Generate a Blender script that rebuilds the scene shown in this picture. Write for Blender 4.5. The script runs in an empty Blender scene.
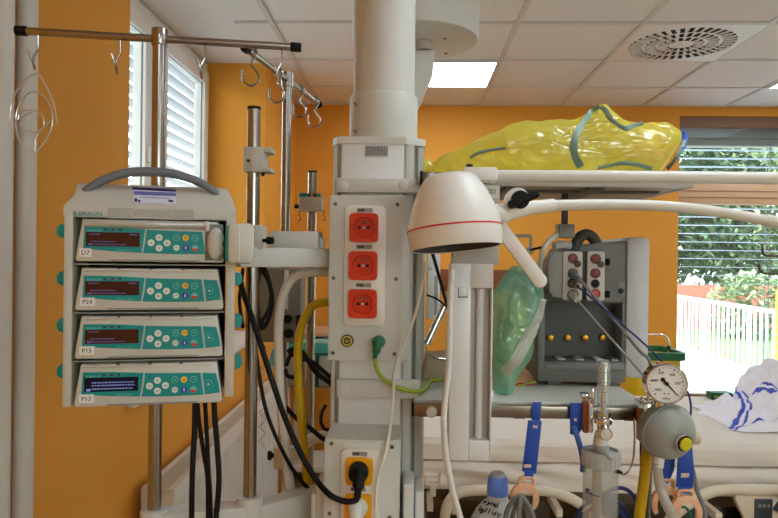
import bpy, bmesh, math, random
from mathutils import Vector, Matrix, noise
from mathutils.bvhtree import BVHTree
random.seed(7)
SC = bpy.context.scene
COL = SC.collection
R = math.radians
V = Vector

# ------------------------------------------------------------------ camera
F, CX, CY = 670.0, 389.0, 259.0
CAM = V((0, 0, 1.55))
CM = Matrix.Rotation(R(1.88), 3, 'Z') @ Matrix.Rotation(R(90 - .28), 3, 'X') @ Matrix.Rotation(R(.75), 3, 'Z')
cd = bpy.data.cameras.new('camera'); cd.sensor_width = 36; cd.sensor_fit = 'HORIZONTAL'; cd.lens = F / 778 * 36
cd.clip_start = .05; cd.clip_end = 200
cam = bpy.data.objects.new('camera', cd); COL.objects.link(cam)
cam.matrix_world = Matrix.Translation(CAM) @ CM.to_4x4()
SC.camera = cam

def ray(px, py):
    return CM @ V(((px - CX) / F, -(py - CY) / F, -1))
def P(px, py, Y):
    d = ray(px, py)
    return CAM + d * (Y / d.y)
def PZ(px, py, z):
    d = ray(px, py)
    return CAM + d * ((z - CAM.z) / d.z)
def S(px, Y):
    return px * Y / F

class Fr:
    """a device's own axes: x along its front, y into it, z up"""
    def __init__(s, o, yaw=0):
        s.M = Matrix.Translation(o) @ Matrix.Rotation(R(yaw), 4, 'Z')
        s.I = s.M.inverted()
    def hit(s, px, py, v=0.0):
        o = s.I @ CAM; d = s.I.to_3x3() @ ray(px, py)
        t = (v - o.y) / d.y
        return o + d * t

# ------------------------------------------------------------------ materials
def lin(c):
    c = c / 255
    return c / 12.92 if c <= .04045 else ((c + .055) / 1.055) ** 2.4
def rgb(c):
    return (lin(c[0]), lin(c[1]), lin(c[2]), 1)
MATS = {}
def M(name, c, rough=.5, metal=0, var=.04, scale=25, bump=0, bscale=200, emit=0, spec=.5, trans=0, ior=1.45, coat=0, aniso=None, alpha=1):
    if name in MATS: return MATS[name]
    m = bpy.data.materials.new(name); m.use_nodes = True
    nt = m.node_tree; b = nt.nodes['Principled BSDF']; L = nt.links.new
    tc = nt.nodes.new('ShaderNodeTexCoord'); no = nt.nodes.new('ShaderNodeTexNoise')
    no.inputs['Scale'].default_value = scale; no.inputs['Detail'].default_value = 4
    if aniso:
        mp = nt.nodes.new('ShaderNodeMapping'); mp.inputs['Scale'].default_value = aniso
        L(tc.outputs['Object'], mp.inputs['Vector']); L(mp.outputs[0], no.inputs['Vector'])
    else:
        L(tc.outputs['Object'], no.inputs['Vector'])
    mix = nt.nodes.new('ShaderNodeMix'); mix.data_type = 'RGBA'
    base = rgb(c)
    mix.inputs[6].default_value = tuple(min(1, x * (1 - var)) for x in base[:3]) + (1,)
    mix.inputs[7].default_value = tuple(min(1, x * (1 + var)) for x in base[:3]) + (1,)
    L(no.outputs['Fac'], mix.inputs[0]); L(mix.outputs[2], b.inputs['Base Color'])
    b.inputs['Roughness'].default_value = rough; b.inputs['Metallic'].default_value = metal
    b.inputs['Specular IOR Level'].default_value = spec
    b.inputs['IOR'].default_value = ior
    b.inputs['Transmission Weight'].default_value = trans
    b.inputs['Coat Weight'].default_value = coat
    b.inputs['Alpha'].default_value = alpha
    if emit:
        b.inputs['Emission Color'].default_value = base; b.inputs['Emission Strength'].default_value = emit
    if bump:
        n2 = nt.nodes.new('ShaderNodeTexNoise'); n2.inputs['Scale'].default_value = bscale; n2.inputs['Detail'].default_value = 3
        L(tc.outputs['Object'], n2.inputs['Vector'])
        bp = nt.nodes.new('ShaderNodeBump'); bp.inputs['Strength'].default_value = bump; bp.inputs['Distance'].default_value = .01
        L(n2.outputs['Fac'], bp.inputs['Height']); L(bp.outputs[0], b.inputs['Normal'])
    MATS[name] = m
    return m
def thin(name, c, clear=.3, transl=.5, gloss=.08, grough=.15, bump=.0, bscale=20, cstretch=(1, 1, 1)):
    """thin sheet plastic or glass: clear share, the rest diffuse / translucent, a little gloss"""
    if name in MATS: return MATS[name]
    m = bpy.data.materials.new(name); m.use_nodes = True
    nt = m.node_tree; nt.nodes.clear(); L = nt.links.new
    out = nt.nodes.new('ShaderNodeOutputMaterial')
    tc = nt.nodes.new('ShaderNodeTexCoord'); no = nt.nodes.new('ShaderNodeTexNoise'); no.inputs['Scale'].default_value = bscale; no.inputs['Detail'].default_value = 5
    L(tc.outputs['Object'], no.inputs['Vector'])
    df = nt.nodes.new('ShaderNodeBsdfDiffuse'); tl = nt.nodes.new('ShaderNodeBsdfTranslucent'); tr = nt.nodes.new('ShaderNodeBsdfTransparent'); gl = nt.nodes.new('ShaderNodeBsdfGlossy')
    col = rgb(c)
    df.inputs[0].default_value = col; tl.inputs[0].default_value = col
    tr.inputs[0].default_value = tuple(x ** .35 for x in col[:3]) + (1,)
    gl.inputs['Roughness'].default_value = grough
    if bump:
        bp = nt.nodes.new('ShaderNodeBump'); bp.inputs['Strength'].default_value = bump; bp.inputs['Distance'].default_value = .012
        wn = nt.nodes.new('ShaderNodeTexNoise'); wn.inputs['Scale'].default_value = bscale * .25; wn.inputs['Detail'].default_value = 2
        mp = nt.nodes.new('ShaderNodeMapping'); mp.inputs['Scale'].default_value = cstretch
        ad = nt.nodes.new('ShaderNodeVectorMath'); ad.operation = 'MULTIPLY_ADD'; ad.inputs[1].default_value = (.10, .10, .10)
        L(tc.outputs['Object'], wn.inputs['Vector']); L(wn.outputs['Color'], ad.inputs[0]); L(tc.outputs['Object'], ad.inputs[2]); L(ad.outputs[0], mp.inputs['Vector'])
        v2 = nt.nodes.new('ShaderNodeTexVoronoi'); v2.feature = 'DISTANCE_TO_EDGE'; v2.inputs['Scale'].default_value = bscale * 2.7; L(mp.outputs[0], v2.inputs['Vector'])
        vo = nt.nodes.new('ShaderNodeTexVoronoi'); vo.feature = 'DISTANCE_TO_EDGE'; vo.inputs['Scale'].default_value = bscale; L(mp.outputs[0], vo.inputs['Vector'])
        pw = nt.nodes.new('ShaderNodeMath'); pw.operation = 'POWER'; pw.inputs[1].default_value = .5; L(vo.outputs['Distance'], pw.inputs[0])
        mu = nt.nodes.new('ShaderNodeMath'); mu.operation = 'MULTIPLY_ADD'; mu.inputs[1].default_value = .5; L(no.outputs['Fac'], mu.inputs[0]); L(pw.outputs[0], mu.inputs[2])
        m2 = nt.nodes.new('ShaderNodeMath'); m2.operation = 'MULTIPLY_ADD'; m2.inputs[1].default_value = .6; L(v2.outputs['Distance'], m2.inputs[0]); L(mu.outputs[0], m2.inputs[2])
        L(m2.outputs[0], bp.inputs['Height'])
        for s in (df, tl, gl): L(bp.outputs[0], s.inputs['Normal'])
    def mx(f, a, b):
        n = nt.nodes.new('ShaderNodeMixShader'); n.inputs[0].default_value = f
        L(a.outputs[0], n.inputs[1]); L(b.outputs[0], n.inputs[2]); return n
    x = mx(transl, df, tl); x = mx(clear, x, tr); x = mx(gloss, x, gl)
    L(x.outputs[0], out.inputs[0])
    MATS[name] = m
    return m

WHITE = M('white_plastic', (218, 217, 210), .35)
PAINT = M('light_grey_paint', (204, 203, 194), .4, bump=.02, bscale=900)
PAINTW = M('column_white_paint', (218, 218, 214), .38)
SIDE = M('column_grey_green_aluminium', (170, 172, 162), .38, .15)
TUBEP = M('cream_tube_paint', (216, 212, 200), .35)
PUMP = M('pump_grey_plastic', (202, 201, 190), .4)
RACK = M('rack_grey_plastic', (198, 197, 187), .45)
DARK = M('dark_grey_plastic', (52, 53, 54), .5)
BLACK = M('black_rubber', (11, 11, 12), .55, spec=.3)
TEAL = M('teal_plastic', (0, 146, 142), .4)
STEEL = M('stainless_steel', (166, 161, 154), .2, 1, .12, 8, aniso=(60, 60, 2))
CHROME = M('chrome', (222, 220, 216), .08, 1, .02)
RAILM = M('steel_rail', (140, 130, 118), .28, 1, .15, 20)
HANDLE = M('blue_grey_handle', (112, 118, 124), .45)
REDS = M('red_socket', (208, 50, 0), .35)
YELS = M('yellow_socket', (240, 168, 10), .35)
IVORY = M('ivory_frame', (226, 223, 210), .28)
LABELW = M('white_label', (236, 236, 232), .6)
INK = M('black_ink', (20, 20, 24), .6)
PLATE = M('grey_name_plate', (150, 150, 150), .4)
BLUES = M('blue_strap', (24, 72, 168), .5)
BLUEL = M('light_blue_strap', (62, 104, 178), .5)
BEIGE = M('beige_ring', (228, 176, 138), .5)
YELH = M('yellow_hose', (206, 168, 6), .4)
WHITEH = M('white_hose', (224, 216, 202), .4)
GREENP = M('green_plug', (10, 100, 62), .4)
GREYC = M('grey_cable', (122, 124, 122), .45)
BLUEC = M('blue_cable', (24, 44, 110), .4)
MON = M('monitor_grey', (116, 118, 115), .5)
MOND = M('monitor_dark_grey', (84, 85, 83), .5)
MONL = M('monitor_light_grey', (190, 190, 190), .45)
BRASS = M('brass', (206, 150, 50), .3, .8)
BEDP = M('bed_cream_plastic', (212, 200, 176), .45)
SHEET = M('bed_sheet', (226, 216, 202), .85, 0, .03, 6, .25, 14)

# ------------------------------------------------------------------ mesh building
def box(bm, c, s, Mx=None, bev=0, seg=2, mi=0):
    r = bmesh.ops.create_cube(bm, size=1)
    vs = r['verts']
    bmesh.ops.scale(bm, vec=s, verts=vs); bmesh.ops.translate(bm, vec=c, verts=vs)
    if Mx is not None: bmesh.ops.transform(bm, matrix=Mx, verts=vs)
    fs = {f for v in vs for f in v.link_faces}
    for f in fs: f.material_index = mi
    if bev:
        es = list({e for v in vs for e in v.link_edges})
        rr = bmesh.ops.bevel(bm, geom=es, offset=bev, segments=seg, affect='EDGES', profile=.5)
        for f in rr['faces']: f.material_index = mi
def bx(bm, lo, hi, Mx=None, bev=0, mi=0):
    box(bm, [(a + b) / 2 for a, b in zip(lo, hi)], [abs(b - a) for a, b in zip(lo, hi)], Mx, bev, 2, mi)
def basis(d):
    d = d.normalized(); u = V((0, 0, 1)) if abs(d.z) < .9 else V((1, 0, 0))
    a = d.cross(u).normalized(); return a, d.cross(a).normalized()
def smooth(pts, k=6):
    pts = [V(p) for p in pts]
    if len(pts) < 3: return pts
    out = []
    Q = [pts[0] * 2 - pts[1]] + pts + [pts[-1] * 2 - pts[-2]]
    for i in range(1, len(Q) - 2):
        a, b, c, d = Q[i - 1:i + 3]
        for j in range(k):
            t = j / k
            out.append(.5 * ((2 * b) + (c - a) * t + (2 * a - 5 * b + 4 * c - d) * t * t + (3 * b - a - 3 * c + d) * t ** 3))
    out.append(pts[-1]); return out
def tube(bm, pts, r, n=10, sm=True, k=6, mi=0, flat=None):
    """round tube along points; r may be a list; flat=(w,h,up) gives a ribbon section"""
    pts = smooth(pts, k) if sm else [V(p) for p in pts]
    rings = []; prev = None
    for i, p in enumerate(pts):
        d = (pts[min(i + 1, len(pts) - 1)] - pts[max(i - 1, 0)])
        if d.length < 1e-9: d = V((0, 0, 1))
        d.normalize()
        if prev is None: a, b = basis(d)
        else:
            a = (prev - d * prev.dot(d)).normalized(); b = d.cross(a).normalized()
        prev = a
        rr = r[min(int(i / max(1, len(pts) - 1) * (len(r) - 1) + .5), len(r) - 1)] if isinstance(r, (list, tuple)) else r
        rings.append([bm.verts.new(p + (a * math.cos(2 * math.pi * j / n) + b * math.sin(2 * math.pi * j / n)) * rr) for j in range(n)])
    for A, B in zip(rings, rings[1:]):
        for j in range(n):
            f = bm.faces.new((A[j], A[(j + 1) % n], B[(j + 1) % n], B[j])); f.material_index = mi; f.smooth = True
    for ring, rv in ((rings[0], True), (rings[-1], False)):
        f = bm.faces.new(ring[::-1] if rv else ring); f.material_index = mi
def cyl(bm, p0, p1, r, r2=None, n=20, mi=0, bev=0):
    p0, p1 = V(p0), V(p1); d = p1 - p0; a, b = basis(d); r2 = r if r2 is None else r2
    if bev:
        u = d.normalized(); L = d.length
        prof = [(max(r - bev, 1e-5), 0), (r - bev * .3, bev * .3), (r, bev), (r2, L - bev), (r2 - bev * .3, L - bev * .3), (max(r2 - bev, 1e-5), L)]
    else: prof = [(r, 0), (r2, d.length)]
    Mx = Matrix.Translation(p0) @ Matrix((a, b, d.normalized())).transposed().to_4x4()
    lathe(bm, prof, Mx, n, mi)
def lathe(bm, prof, Mx=Matrix.Identity(4), n=32, mi=0, closed=True, mis=None):
    rings = []
    for r, z in prof:
        rings.append([bm.verts.new(Mx @ V((r * math.cos(2 * math.pi * j / n), r * math.sin(2 * math.pi * j / n), z))) for j in range(n)])
    for i, (A, B) in enumerate(zip(rings, rings[1:])):
        for j in range(n):
            f = bm.faces.new((A[j], A[(j + 1) % n], B[(j + 1) % n], B[j])); f.material_index = mis[i] if mis else mi; f.smooth = True
    if closed:
        f = bm.faces.new(rings[0][::-1]); f.material_index = mis[0] if mis else mi
        f = bm.faces.new(rings[-1]); f.material_index = mis[-1] if mis else mi
def prism(bm, poly, y0, y1, Mx=Matrix.Identity(4), bev=0, mi=0):
    """poly in local x,z extruded along y"""
    A = [bm.verts.new(Mx @ V((x, y0, z))) for x, z in poly]; B = [bm.verts.new(Mx @ V((x, y1, z))) for x, z in poly]
    n = len(poly); fs = [bm.faces.new(A), bm.faces.new(B[::-1])]
    for i in range(n): fs.append(bm.faces.new((A[i], B[i], B[(i + 1) % n], A[(i + 1) % n])))
    for f in fs: f.material_index = mi
    if bev:
        es = list({e for f in fs[:2] for e in f.edges})
        rr = bmesh.ops.bevel(bm, geom=es, offset=bev, segments=2, affect='EDGES', profile=.5)
        for f in rr['faces']: f.material_index = mi
def rrect(x0, z0, x1, z1, r, k=4):
    out = []
    for cx, cz, a0 in ((x1 - r, z1 - r, 0), (x0 + r, z1 - r, 90), (x0 + r, z0 + r, 180), (x1 - r, z0 + r, 270)):
        for i in range(k + 1):
            a = R(a0 + 90 * i / k); out.append((cx + r * math.cos(a), cz + r * math.sin(a)))
    return out
def grid(bm, fn, nu, nv, mi=None, closed_u=False):
    vs = [[bm.verts.new(fn(i / nu, j / nv)) for j in range(nv + 1)] for i in range(nu + (0 if closed_u else 1))]
    for i in range(nu):
        for j in range(nv):
            A, B = vs[i], vs[(i + 1) % len(vs)]
            f = bm.faces.new((A[j], B[j], B[j + 1], A[j + 1])); f.smooth = True
            if mi: f.material_index = mi(i / nu, j / nv)
    return vs

MW = {}
def obj(name, bm, mat, parent=None, sm=40, fix=True):
    if fix: bmesh.ops.recalc_face_normals(bm, faces=bm.faces[:])
    if parent is not None:
        bm.transform(MW[parent].inverted()); loc = None
    else:
        lo = [min(v.co[i] for v in bm.verts) for i in range(3)]; hi = [max(v.co[i] for v in bm.verts) for i in range(3)]
        loc = V(((lo[0] + hi[0]) / 2, (lo[1] + hi[1]) / 2, lo[2])); bm.transform(Matrix.Translation(-loc))
    me = bpy.data.meshes.new(name)
    if sm:
        for f in bm.faces: f.smooth = True
        for e in bm.edges:
            if len(e.link_faces) != 2 or e.calc_face_angle(0) > R(sm): e.smooth = False
    bm.to_mesh(me); bm.free()
    for m in (mat if isinstance(mat, (list, tuple)) else [mat]): me.materials.append(m)
    o = bpy.data.objects.new(name, me); COL.objects.link(o)
    if parent is not None: o.parent = parent; MW[o] = MW[parent]
    else: o.location = loc; MW[o] = Matrix.Translation(loc)
    return o
def thing(name, label, cat, M_=None, group=None):
    o = bpy.data.objects.new(name, None); COL.objects.link(o); o.empty_display_size = .05
    M_ = M_ if isinstance(M_, Matrix) else Matrix.Translation(M_ if M_ is not None else (0, 0, 0))
    o.matrix_world = M_; MW[o] = M_.copy()
    tag(o, label, cat, group); return o
def tag(o, label, cat=None, group=None, kind=None):
    if label: o['label'] = label
    if cat: o['category'] = cat
    if group: o['group'] = group
    if kind: o['kind'] = kind
    return o
def struct(name, bm, mat, parent=None, **k):
    o = obj(name, bm, mat, parent, **k)
    if parent is None: o['kind'] = 'structure'
    return o
def B(): return bmesh.new()
def part(name, fn, mat, parent=None, **k):
    bm = B(); fn(bm); return obj(name, bm, mat, parent, **k)
def tboxp(name, mat, parent, lo, hi, Mx=None, bev=.002):
    return part(name, lambda b: bx(b, lo, hi, Mx, bev), mat, parent)
TXT = {}
def text(name, s, size, Mx, mat, parent, ext=.0003, align='LEFT', sx=1):
    """lettering lying in the local x,z plane of Mx, facing -y"""
    key = (s, align)
    if key not in TXT:
        cu = bpy.data.curves.new('lettering', 'FONT'); cu.body = s; cu.size = 1; cu.align_x = align; cu.extrude = .02; cu.resolution_u = 3
        t = bpy.data.objects.new('lettering', cu); COL.objects.link(t)
        bpy.context.view_layer.update()
        TXT[key] = bpy.data.meshes.new_from_object(t.evaluated_get(bpy.context.evaluated_depsgraph_get()))
        bpy.data.objects.remove(t); bpy.data.curves.remove(cu)
    bm = B(); bm.from_mesh(TXT[key])
    for v in bm.verts: v.co = V((v.co.x * size * sx, -v.co.z / .02 * ext, v.co.y * size))
    bm.transform(Mx)
    for f in bm.faces: f.material_index = 0
    return obj(name, bm, mat, parent, sm=0)
def dup(root, M_, label=None, group=None):
    r = root.copy(); COL.objects.link(r); r.matrix_world = M_; MW[r] = M_.copy()
    if label: r['label'] = label
    if group: r['group'] = group
    for ch in list(root.children):
        c = ch.copy(); COL.objects.link(c); c.parent = r; MW[c] = M_
        for g in list(ch.children):
            d = g.copy(); COL.objects.link(d); d.parent = c; MW[d] = M_
    return r
def wire(name, label, cat, pts, r, mat, group=None, n=8, k=8):
    o = part(name, lambda b: tube(b, pts, r, n, True, k), mat); tag(o, label, cat, group); return o
LAMP_E, SKY_E, EXPO = 13, 8.0, 0.06
# ------------------------------------------------------------------ setting
XL, XR, YF, YB, ZC = -.857, 4.2, -2.6, 4.91, 2.66
ORANGE = M('orange_wall_paint', (222, 152, 50), .75, 0, .03, 3, .03, 250)
CEIL = M('ceiling_tile', (226, 224, 220), .85, 0, .02, 40, .1, 500)
TBAR = M('ceiling_grid_paint', (204, 202, 197), .5)
FLOORM = M('brown_vinyl_floor', (172, 142, 108), .4, 0, .15, 6)
PVC = M('white_window_frame', (232, 232, 230), .35)
GLASS = thin('window_glass', (235, 245, 243), .97, .0, .004, .02)
NZ0, NY0, NY1, NXW = 1.10, 2.0, 3.88, -1.18
b = B()
bx(b, (-1.24, YF, 0), (XL, NY0, ZC)); bx(b, (-1.24, NY0, 0), (XL, NY1, 1.075)); bx(b, (-1.24, NY1, 0), (XL, YB, ZC))
struct('wall_left', b, ORANGE)
W0, W1, WZ0, WZ1 = 1.927, 3.95, .5, 2.589
b = B()
bx(b, (-1.3, YB, 0), (W0, YB + .12, ZC)); bx(b, (W1, YB, 0), (XR + .12, YB + .12, ZC)); bx(b, (W0, YB, WZ1), (W1, YB + .12, ZC)); bx(b, (W0, YB, 0), (W1, YB + .12, WZ0))
struct('wall_back', b, ORANGE)
PALE = M('pale_wall_paint', (238, 236, 228), .8)
b = B(); bx(b, (XR, YF, 0), (XR + .12, YB, ZC)); struct('wall_right', b, PALE)
FX0, FX1, FZ0, FZ1 = .9, 3.3, 1.5, 2.4
b = B(); bx(b, (-1.3, YF - .12, 0), (FX0, YF, ZC)); bx(b, (FX1, YF - .12, 0), (XR + .12, YF, ZC)); bx(b, (FX0, YF - .12, 0), (FX1, YF, FZ0)); bx(b, (FX0, YF - .12, FZ1), (FX1, YF, ZC)); struct('wall_front', b, PALE)
b = B()
bx(b, (FX0, YF - .09, FZ0), (FX1, YF - .03, FZ0 + .07)); bx(b, (FX0, YF - .09, FZ1 - .07), (FX1, YF - .03, FZ1))
for x in (FX0, (FX0 + FX1) / 2 - .035, FX1 - .07): bx(b, (x, YF - .09, FZ0 + .07), (x + .07, YF - .03, FZ1 - .07))
w3 = struct('added_window', b, PVC)  # unseen window, added to bring daylight onto the foreground fronts
part('pane', lambda b: bx(b, (FX0 + .03, YF - .065, FZ0 + .03), (FX1 - .03, YF - .058, FZ1 - .03)), GLASS, w3)
b = B(); bx(b, (-1.3, YF - .12, -.1), (XR + .12, YB + .12, 0)); struct('floor', b, FLOORM)
b = B(); bx(b, (-1.3, YF - .12, ZC), (XR + .12, YB + .12, ZC + .1)); ce = struct('ceiling', b, CEIL)
GX = [-.68 + .585 * k for k in range(0, 9)]; GY = [.18 + .6 * k for k in range(-4, 8)]
b = B()
for x in GX: bx(b, (x - .012, YF, ZC - .009), (x + .012, YB, ZC))
for y in GY: bx(b, (XL, y - .012, ZC - .008), (XR, y + .012, ZC))
bx(b, (XL, YB - .02, ZC - .006), (XR, YB, ZC)); bx(b, (XL, YF, ZC - .006), (XL + .02, NY0, ZC)); bx(b, (XL, NY1, ZC - .006), (XL + .02, YB, ZC))
obj('ceiling_grid', b, TBAR, ce, sm=0)
# low skirting
b = B(); bx(b, (XL, YB - .012, 0), (XR, YB, .09)); struct('baseboard_back', b, M('brown_skirting', (96, 66, 42), .5))
b = B(); bx(b, (XL, YF, 0), (XL + .012, YB - .012, .09)); struct('baseboard_left', b, MATS['brown_skirting'])
# brown wooden rail on back wall
b = B(); a0 = P(432, 269, YB); bx(b, (a0.x, YB - .03, 1.30), (1.35, YB, a0.z), None, .006); struct('trim_1', b, M('brown_wood_rail', (122, 62, 22), .5, 0, .2, 10, aniso=(2, 20, 20)))
# window sill on the left
b = B(); bx(b, (-1.22, NY0 + .002, 1.077), (XL + .03, NY1 - .002, 1.105), None, .006); struct('trim_2', b, PVC)

# left window: two sashes in the deep niche
b = B()
def ring(b, y0, y1, z0, z1, w, x0, x1):
    bx(b, (x0, y0, z0), (x1, y0 + w, z1), None, .004); bx(b, (x0, y1 - w, z0), (x1, y1, z1), None, .004)
    bx(b, (x0, y0 + w, z0), (x1, y1 - w, z0 + w), None, .004); bx(b, (x0, y0 + w, z1 - w), (x1, y1 - w, z1), None, .004)
X0 = NXW
ring(b, NY0, NY1, 1.105, ZC - .01, .06, X0 - .07, X0 - .02)
bx(b, (X0 - .07, 3.0, 1.16), (X0 - .012, 3.12, ZC - .06), None, .004)
w1 = struct('window_1', b, PVC)
b = B()
ring(b, 2.06, 3.0, 1.165, ZC - .07, .075, X0 - .06, X0); obj('sash', b, PVC, w1)
b = B()
ring(b, 3.12, 3.84, 1.165, ZC - .07, .075, X0 - .06, X0); obj('sash', b, PVC, w1)
DG = M('window_gasket', (112, 122, 128), .5)
b = B()
ring(b, 2.13, 2.93, 1.235, ZC - .14, .006, X0 - .024, X0 - .012); obj('gasket', b, DG, w1)
b = B()
ring(b, 3.19, 3.77, 1.235, ZC - .14, .006, X0 - .024, X0 - .012); obj('gasket', b, DG, w1)
part('pane', lambda b: bx(b, (X0 - .035, 2.12, 1.22), (X0 - .025, 2.94, ZC - .13)), GLASS, w1)
part('pane', lambda b: bx(b, (X0 - .035, 3.18, 1.22), (X0 - .025, 3.78, ZC - .13)), GLASS, w1)
hz = P(146, 155, 2.97).z
b = B(); box(b, (X0 + .008, 2.962, hz), (.016, .03, .07), None, .004); tube(b, [(X0 + .015, 2.962, hz + .01), (X0 + .045, 2.962, hz + .01), (X0 + .05, 2.955, hz - .02), (X0 + .048, 2.945, hz - .13)], .009)
obj('window_handle', b, PVC, w1)
# outside venetian blinds on the left window
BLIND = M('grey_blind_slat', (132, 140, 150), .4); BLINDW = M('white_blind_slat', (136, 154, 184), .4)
def blind(name, lab, cat, dirx, u0, u1, z0, z1, off, pitch, w, tilt, cords, grp=None):
    t = thing(name, lab, cat, (0, 0, 0), grp)
    b = B(); z = z0
    while z < z1:
        if dirx: box(b, ((u0 + u1) / 2, off, z), (u1 - u0, w, .0022), Matrix.Translation((0, off, z)) @ Matrix.Rotation(R(tilt), 4, 'X') @ Matrix.Translation((0, -off, -z)))
        else: box(b, (off, (u0 + u1) / 2, z), (w, u1 - u0, .0022), Matrix.Translation((off, 0, z)) @ Matrix.Rotation(R(tilt), 4, 'Y') @ Matrix.Translation((-off, 0, -z)))
        z += pitch
    obj('slats', b, BLINDW if dirx else BLIND, t, sm=0)
    for u in cords:
        for s in (-1, 1):
            p = (u, off + s * w * .52) if dirx else (off + s * w * .52, u)
            part('ladder_cord', lambda b: tube(b, [(p[0], p[1], z0 - .02), (p[0], p[1], z1 + .03)], .0032, 6, False), M('blind_cord', (150, 152, 150), .7), t)
    return t
t = blind('window_blind', 'white slatted blind outside the narrow left window', 'blind', False, 1.7, 4.6, 1.14, 2.6, X0 - .15, .062, .06, -14, (2.4, 3.45))
part('head_box', lambda b: bx(b, (X0 - .2, 1.7, 2.6), (X0 - .09, 4.6, 2.72)), BLIND, t)

# back window with brown frame and transom
WOODL = M('window_wood_lit', (206, 166, 128), .5, 0, .1, 8, aniso=(1, 12, 12))  # transom: same wood as the frame, with a lit tone painted in
WOOD = M('window_wood_backlit', (126, 90, 62), .5, 0, .15, 8, aniso=(1, 12, 12))  # frame: backlight shade painted into the wood colour
tz1, tz0 = P(720, 183.5, YB).z, P(720, 204, YB).z
b = B()
bx(b, (W0, YB + .03, WZ1 - .075), (W1, YB + .09, WZ1)); bx(b, (W0, YB + .03, tz0), (W1, YB + .09, tz1), None, .004, 2)
bx(b, (W0, YB + .03, WZ0), (W1, YB + .09, WZ0 + .07)); bx(b, (W1 - .06, YB + .03, WZ0), (W1, YB + .09, WZ1))
bx(b, (2.97, YB + .03, WZ0), (3.05, YB + .09, WZ1))
bx(b, (W0, YB + .07, WZ0), (W0 + .025, YB + .11, WZ1), None, 0, 1)
w2 = struct('window_2', b, [WOOD, PVC, WOODL])
b = B(); bx(b, (W0, YB + .025, tz0 + .045), (W1, YB + .031, tz0 + .052)); bx(b, (W0, YB + .025, tz0 + .092), (W1, YB + .031, tz0 + .098)); obj('bead', b, M('dark_wood_line', (150, 110, 78), .6), w2)
part('pane', lambda b: bx(b, (W0 + .02, YB + .055, WZ0 + .06), (W1 - .05, YB + .063, tz0 + .01)), GLASS, w2)
part('pane', lambda b: bx(b, (W0 + .02, YB + .055, tz1 - .01), (W1 - .05, YB + .063, WZ1 - .06)), GLASS, w2)
t = blind('window_blind', 'wide white slatted blind outside the back window behind the bed', 'blind', True, W0 + .03, W1, .56, 2.40, YB + .19, .0625, .052, -4, (W0 + .045, 2.66, 3.3, 3.8))
part('head_box', lambda b: (bx(b, (W0, YB + .14, 2.40), (W1, YB + .25, 2.44)), bx(b, (W0, YB + .13, 2.455), (W1, YB + .26, 2.49)), bx(b, (W0, YB + .15, 2.44), (W1, YB + .24, 2.7))), M('grey_blind_box', (128, 124, 118), .5), t)
b = B(); bx(b, (W0 - .005, YB - .16, WZ0 - .03), (W1, YB - .0, WZ0), None, .005); struct('trim_3', b, PVC)

# ------------------------------------------------------------------ outside
b = B(); bx(b, (-9, YB + .5, -.3), (30, 40, -.14)); o = struct('pavement_ground', b, M('pale_paving', (214, 210, 204), .8, 0, .06, 3))
b = B(); bx(b, (-9, -16, -.3), (12, YF - .2, -.14)); struct('yard_ground.001', b, MATS['pale_paving'])
b = B(); bx(b, (-9, YF - .2, -.3), (-1.6, YB + .5, -.14)); o = struct('yard_ground', b, MATS['pale_paving'])
b = B(); bx(b, (5.4, 15.0, -.139), (18, 30, -.12)); struct('lawn', b, M('lawn_green', (92, 140, 60), .9, 0, .3, 4))
b = B(); bx(b, (5.2, 8.4, -.139), (9, 15.0, -.125)); struct('lawn.001', b, MATS['lawn_green'])
fa = V((5.02, 14.5, 0)); fb = V((4.88, 7.2, 0))
# railing whose top drops to the right in the view
fn = thing('garden_railing', 'white metal railing outside beyond the back window', 'railing', (4.95, 11, -.14))
zt = .86
FENCE = M('white_railing_paint', (214, 222, 234), .5)
def fp(t, z): q = fa.lerp(fb, t); return V((q.x, q.y, z))
part('top_rail', lambda b: tube(b, [fp(0, zt), fp(1, zt)], .032, 8, False), FENCE, fn)
part('bottom_rail', lambda b: tube(b, [fp(0, -.02), fp(1, -.02)], .02, 8, False), FENCE, fn)
N = 44
for i in range(N):
    part('baluster', lambda b: tube(b, [fp(i / (N - 1), -.14), fp(i / (N - 1), zt)], .030 if i % 9 == 0 else .017, 6, False), FENCE, fn)
bw = part('garden_wall', lambda b: bx(b, (4.5, 16.2, -.15), (12, 16.5, .95)), M('red_brick_wall', (150, 84, 72), .9, 0, .25, 7))
tag(bw, 'low red brick wall in the garden behind the railing', 'wall', kind='structure'); bw.name = 'brick_wall'
LEAFD = M('dark_leaf', (84, 108, 78), .7, 0, .4, 5); LEAFL = M('light_leaf', (132, 152, 112), .7, 0, .35, 5)
BARK = M('bark', (92, 78, 62), .9, 0, .3, 12)
def tree(c, rx, rz, n, trunk, lab, m, seed, cat='tree', nm='leafy_tree', size=.17):
    rnd = random.Random(seed)
    t = thing(nm, lab, cat, (c[0], c[1], -.14))
    b = B()
    for i in range(n):
        while True:
            p = V((rnd.uniform(-1, 1), rnd.uniform(-1, 1), rnd.uniform(-1, 1)))
            if .45 < p.length < 1 and noise.noise(p * 2.6 + V((seed, 0, 0))) > -.16: break
        q = V((c[0] + p.x * rx, c[1] + p.y * rx, c[2] + p.z * rz))
        if q.z < -.1: continue
        u = V((rnd.gauss(0, 1), rnd.gauss(0, 1), rnd.gauss(0, .6))).normalized(); w = basis(u)[0]; s = size * rnd.uniform(.6, 1.3)
        vs = [b.verts.new(q + u * s), b.verts.new(q + w * s * .5), b.verts.new(q - u * s), b.verts.new(q - w * s * .5)]
        b.faces.new(vs)
    obj('crown', b, m, t, sm=0, fix=False)
    if trunk: part('trunk', lambda b: tube(b, [(c[0], c[1], -.14), (c[0] + .05, c[1], c[2] * .5), (c[0], c[1], c[2])], [.16, .12, .05], 8), BARK, t)
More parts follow.
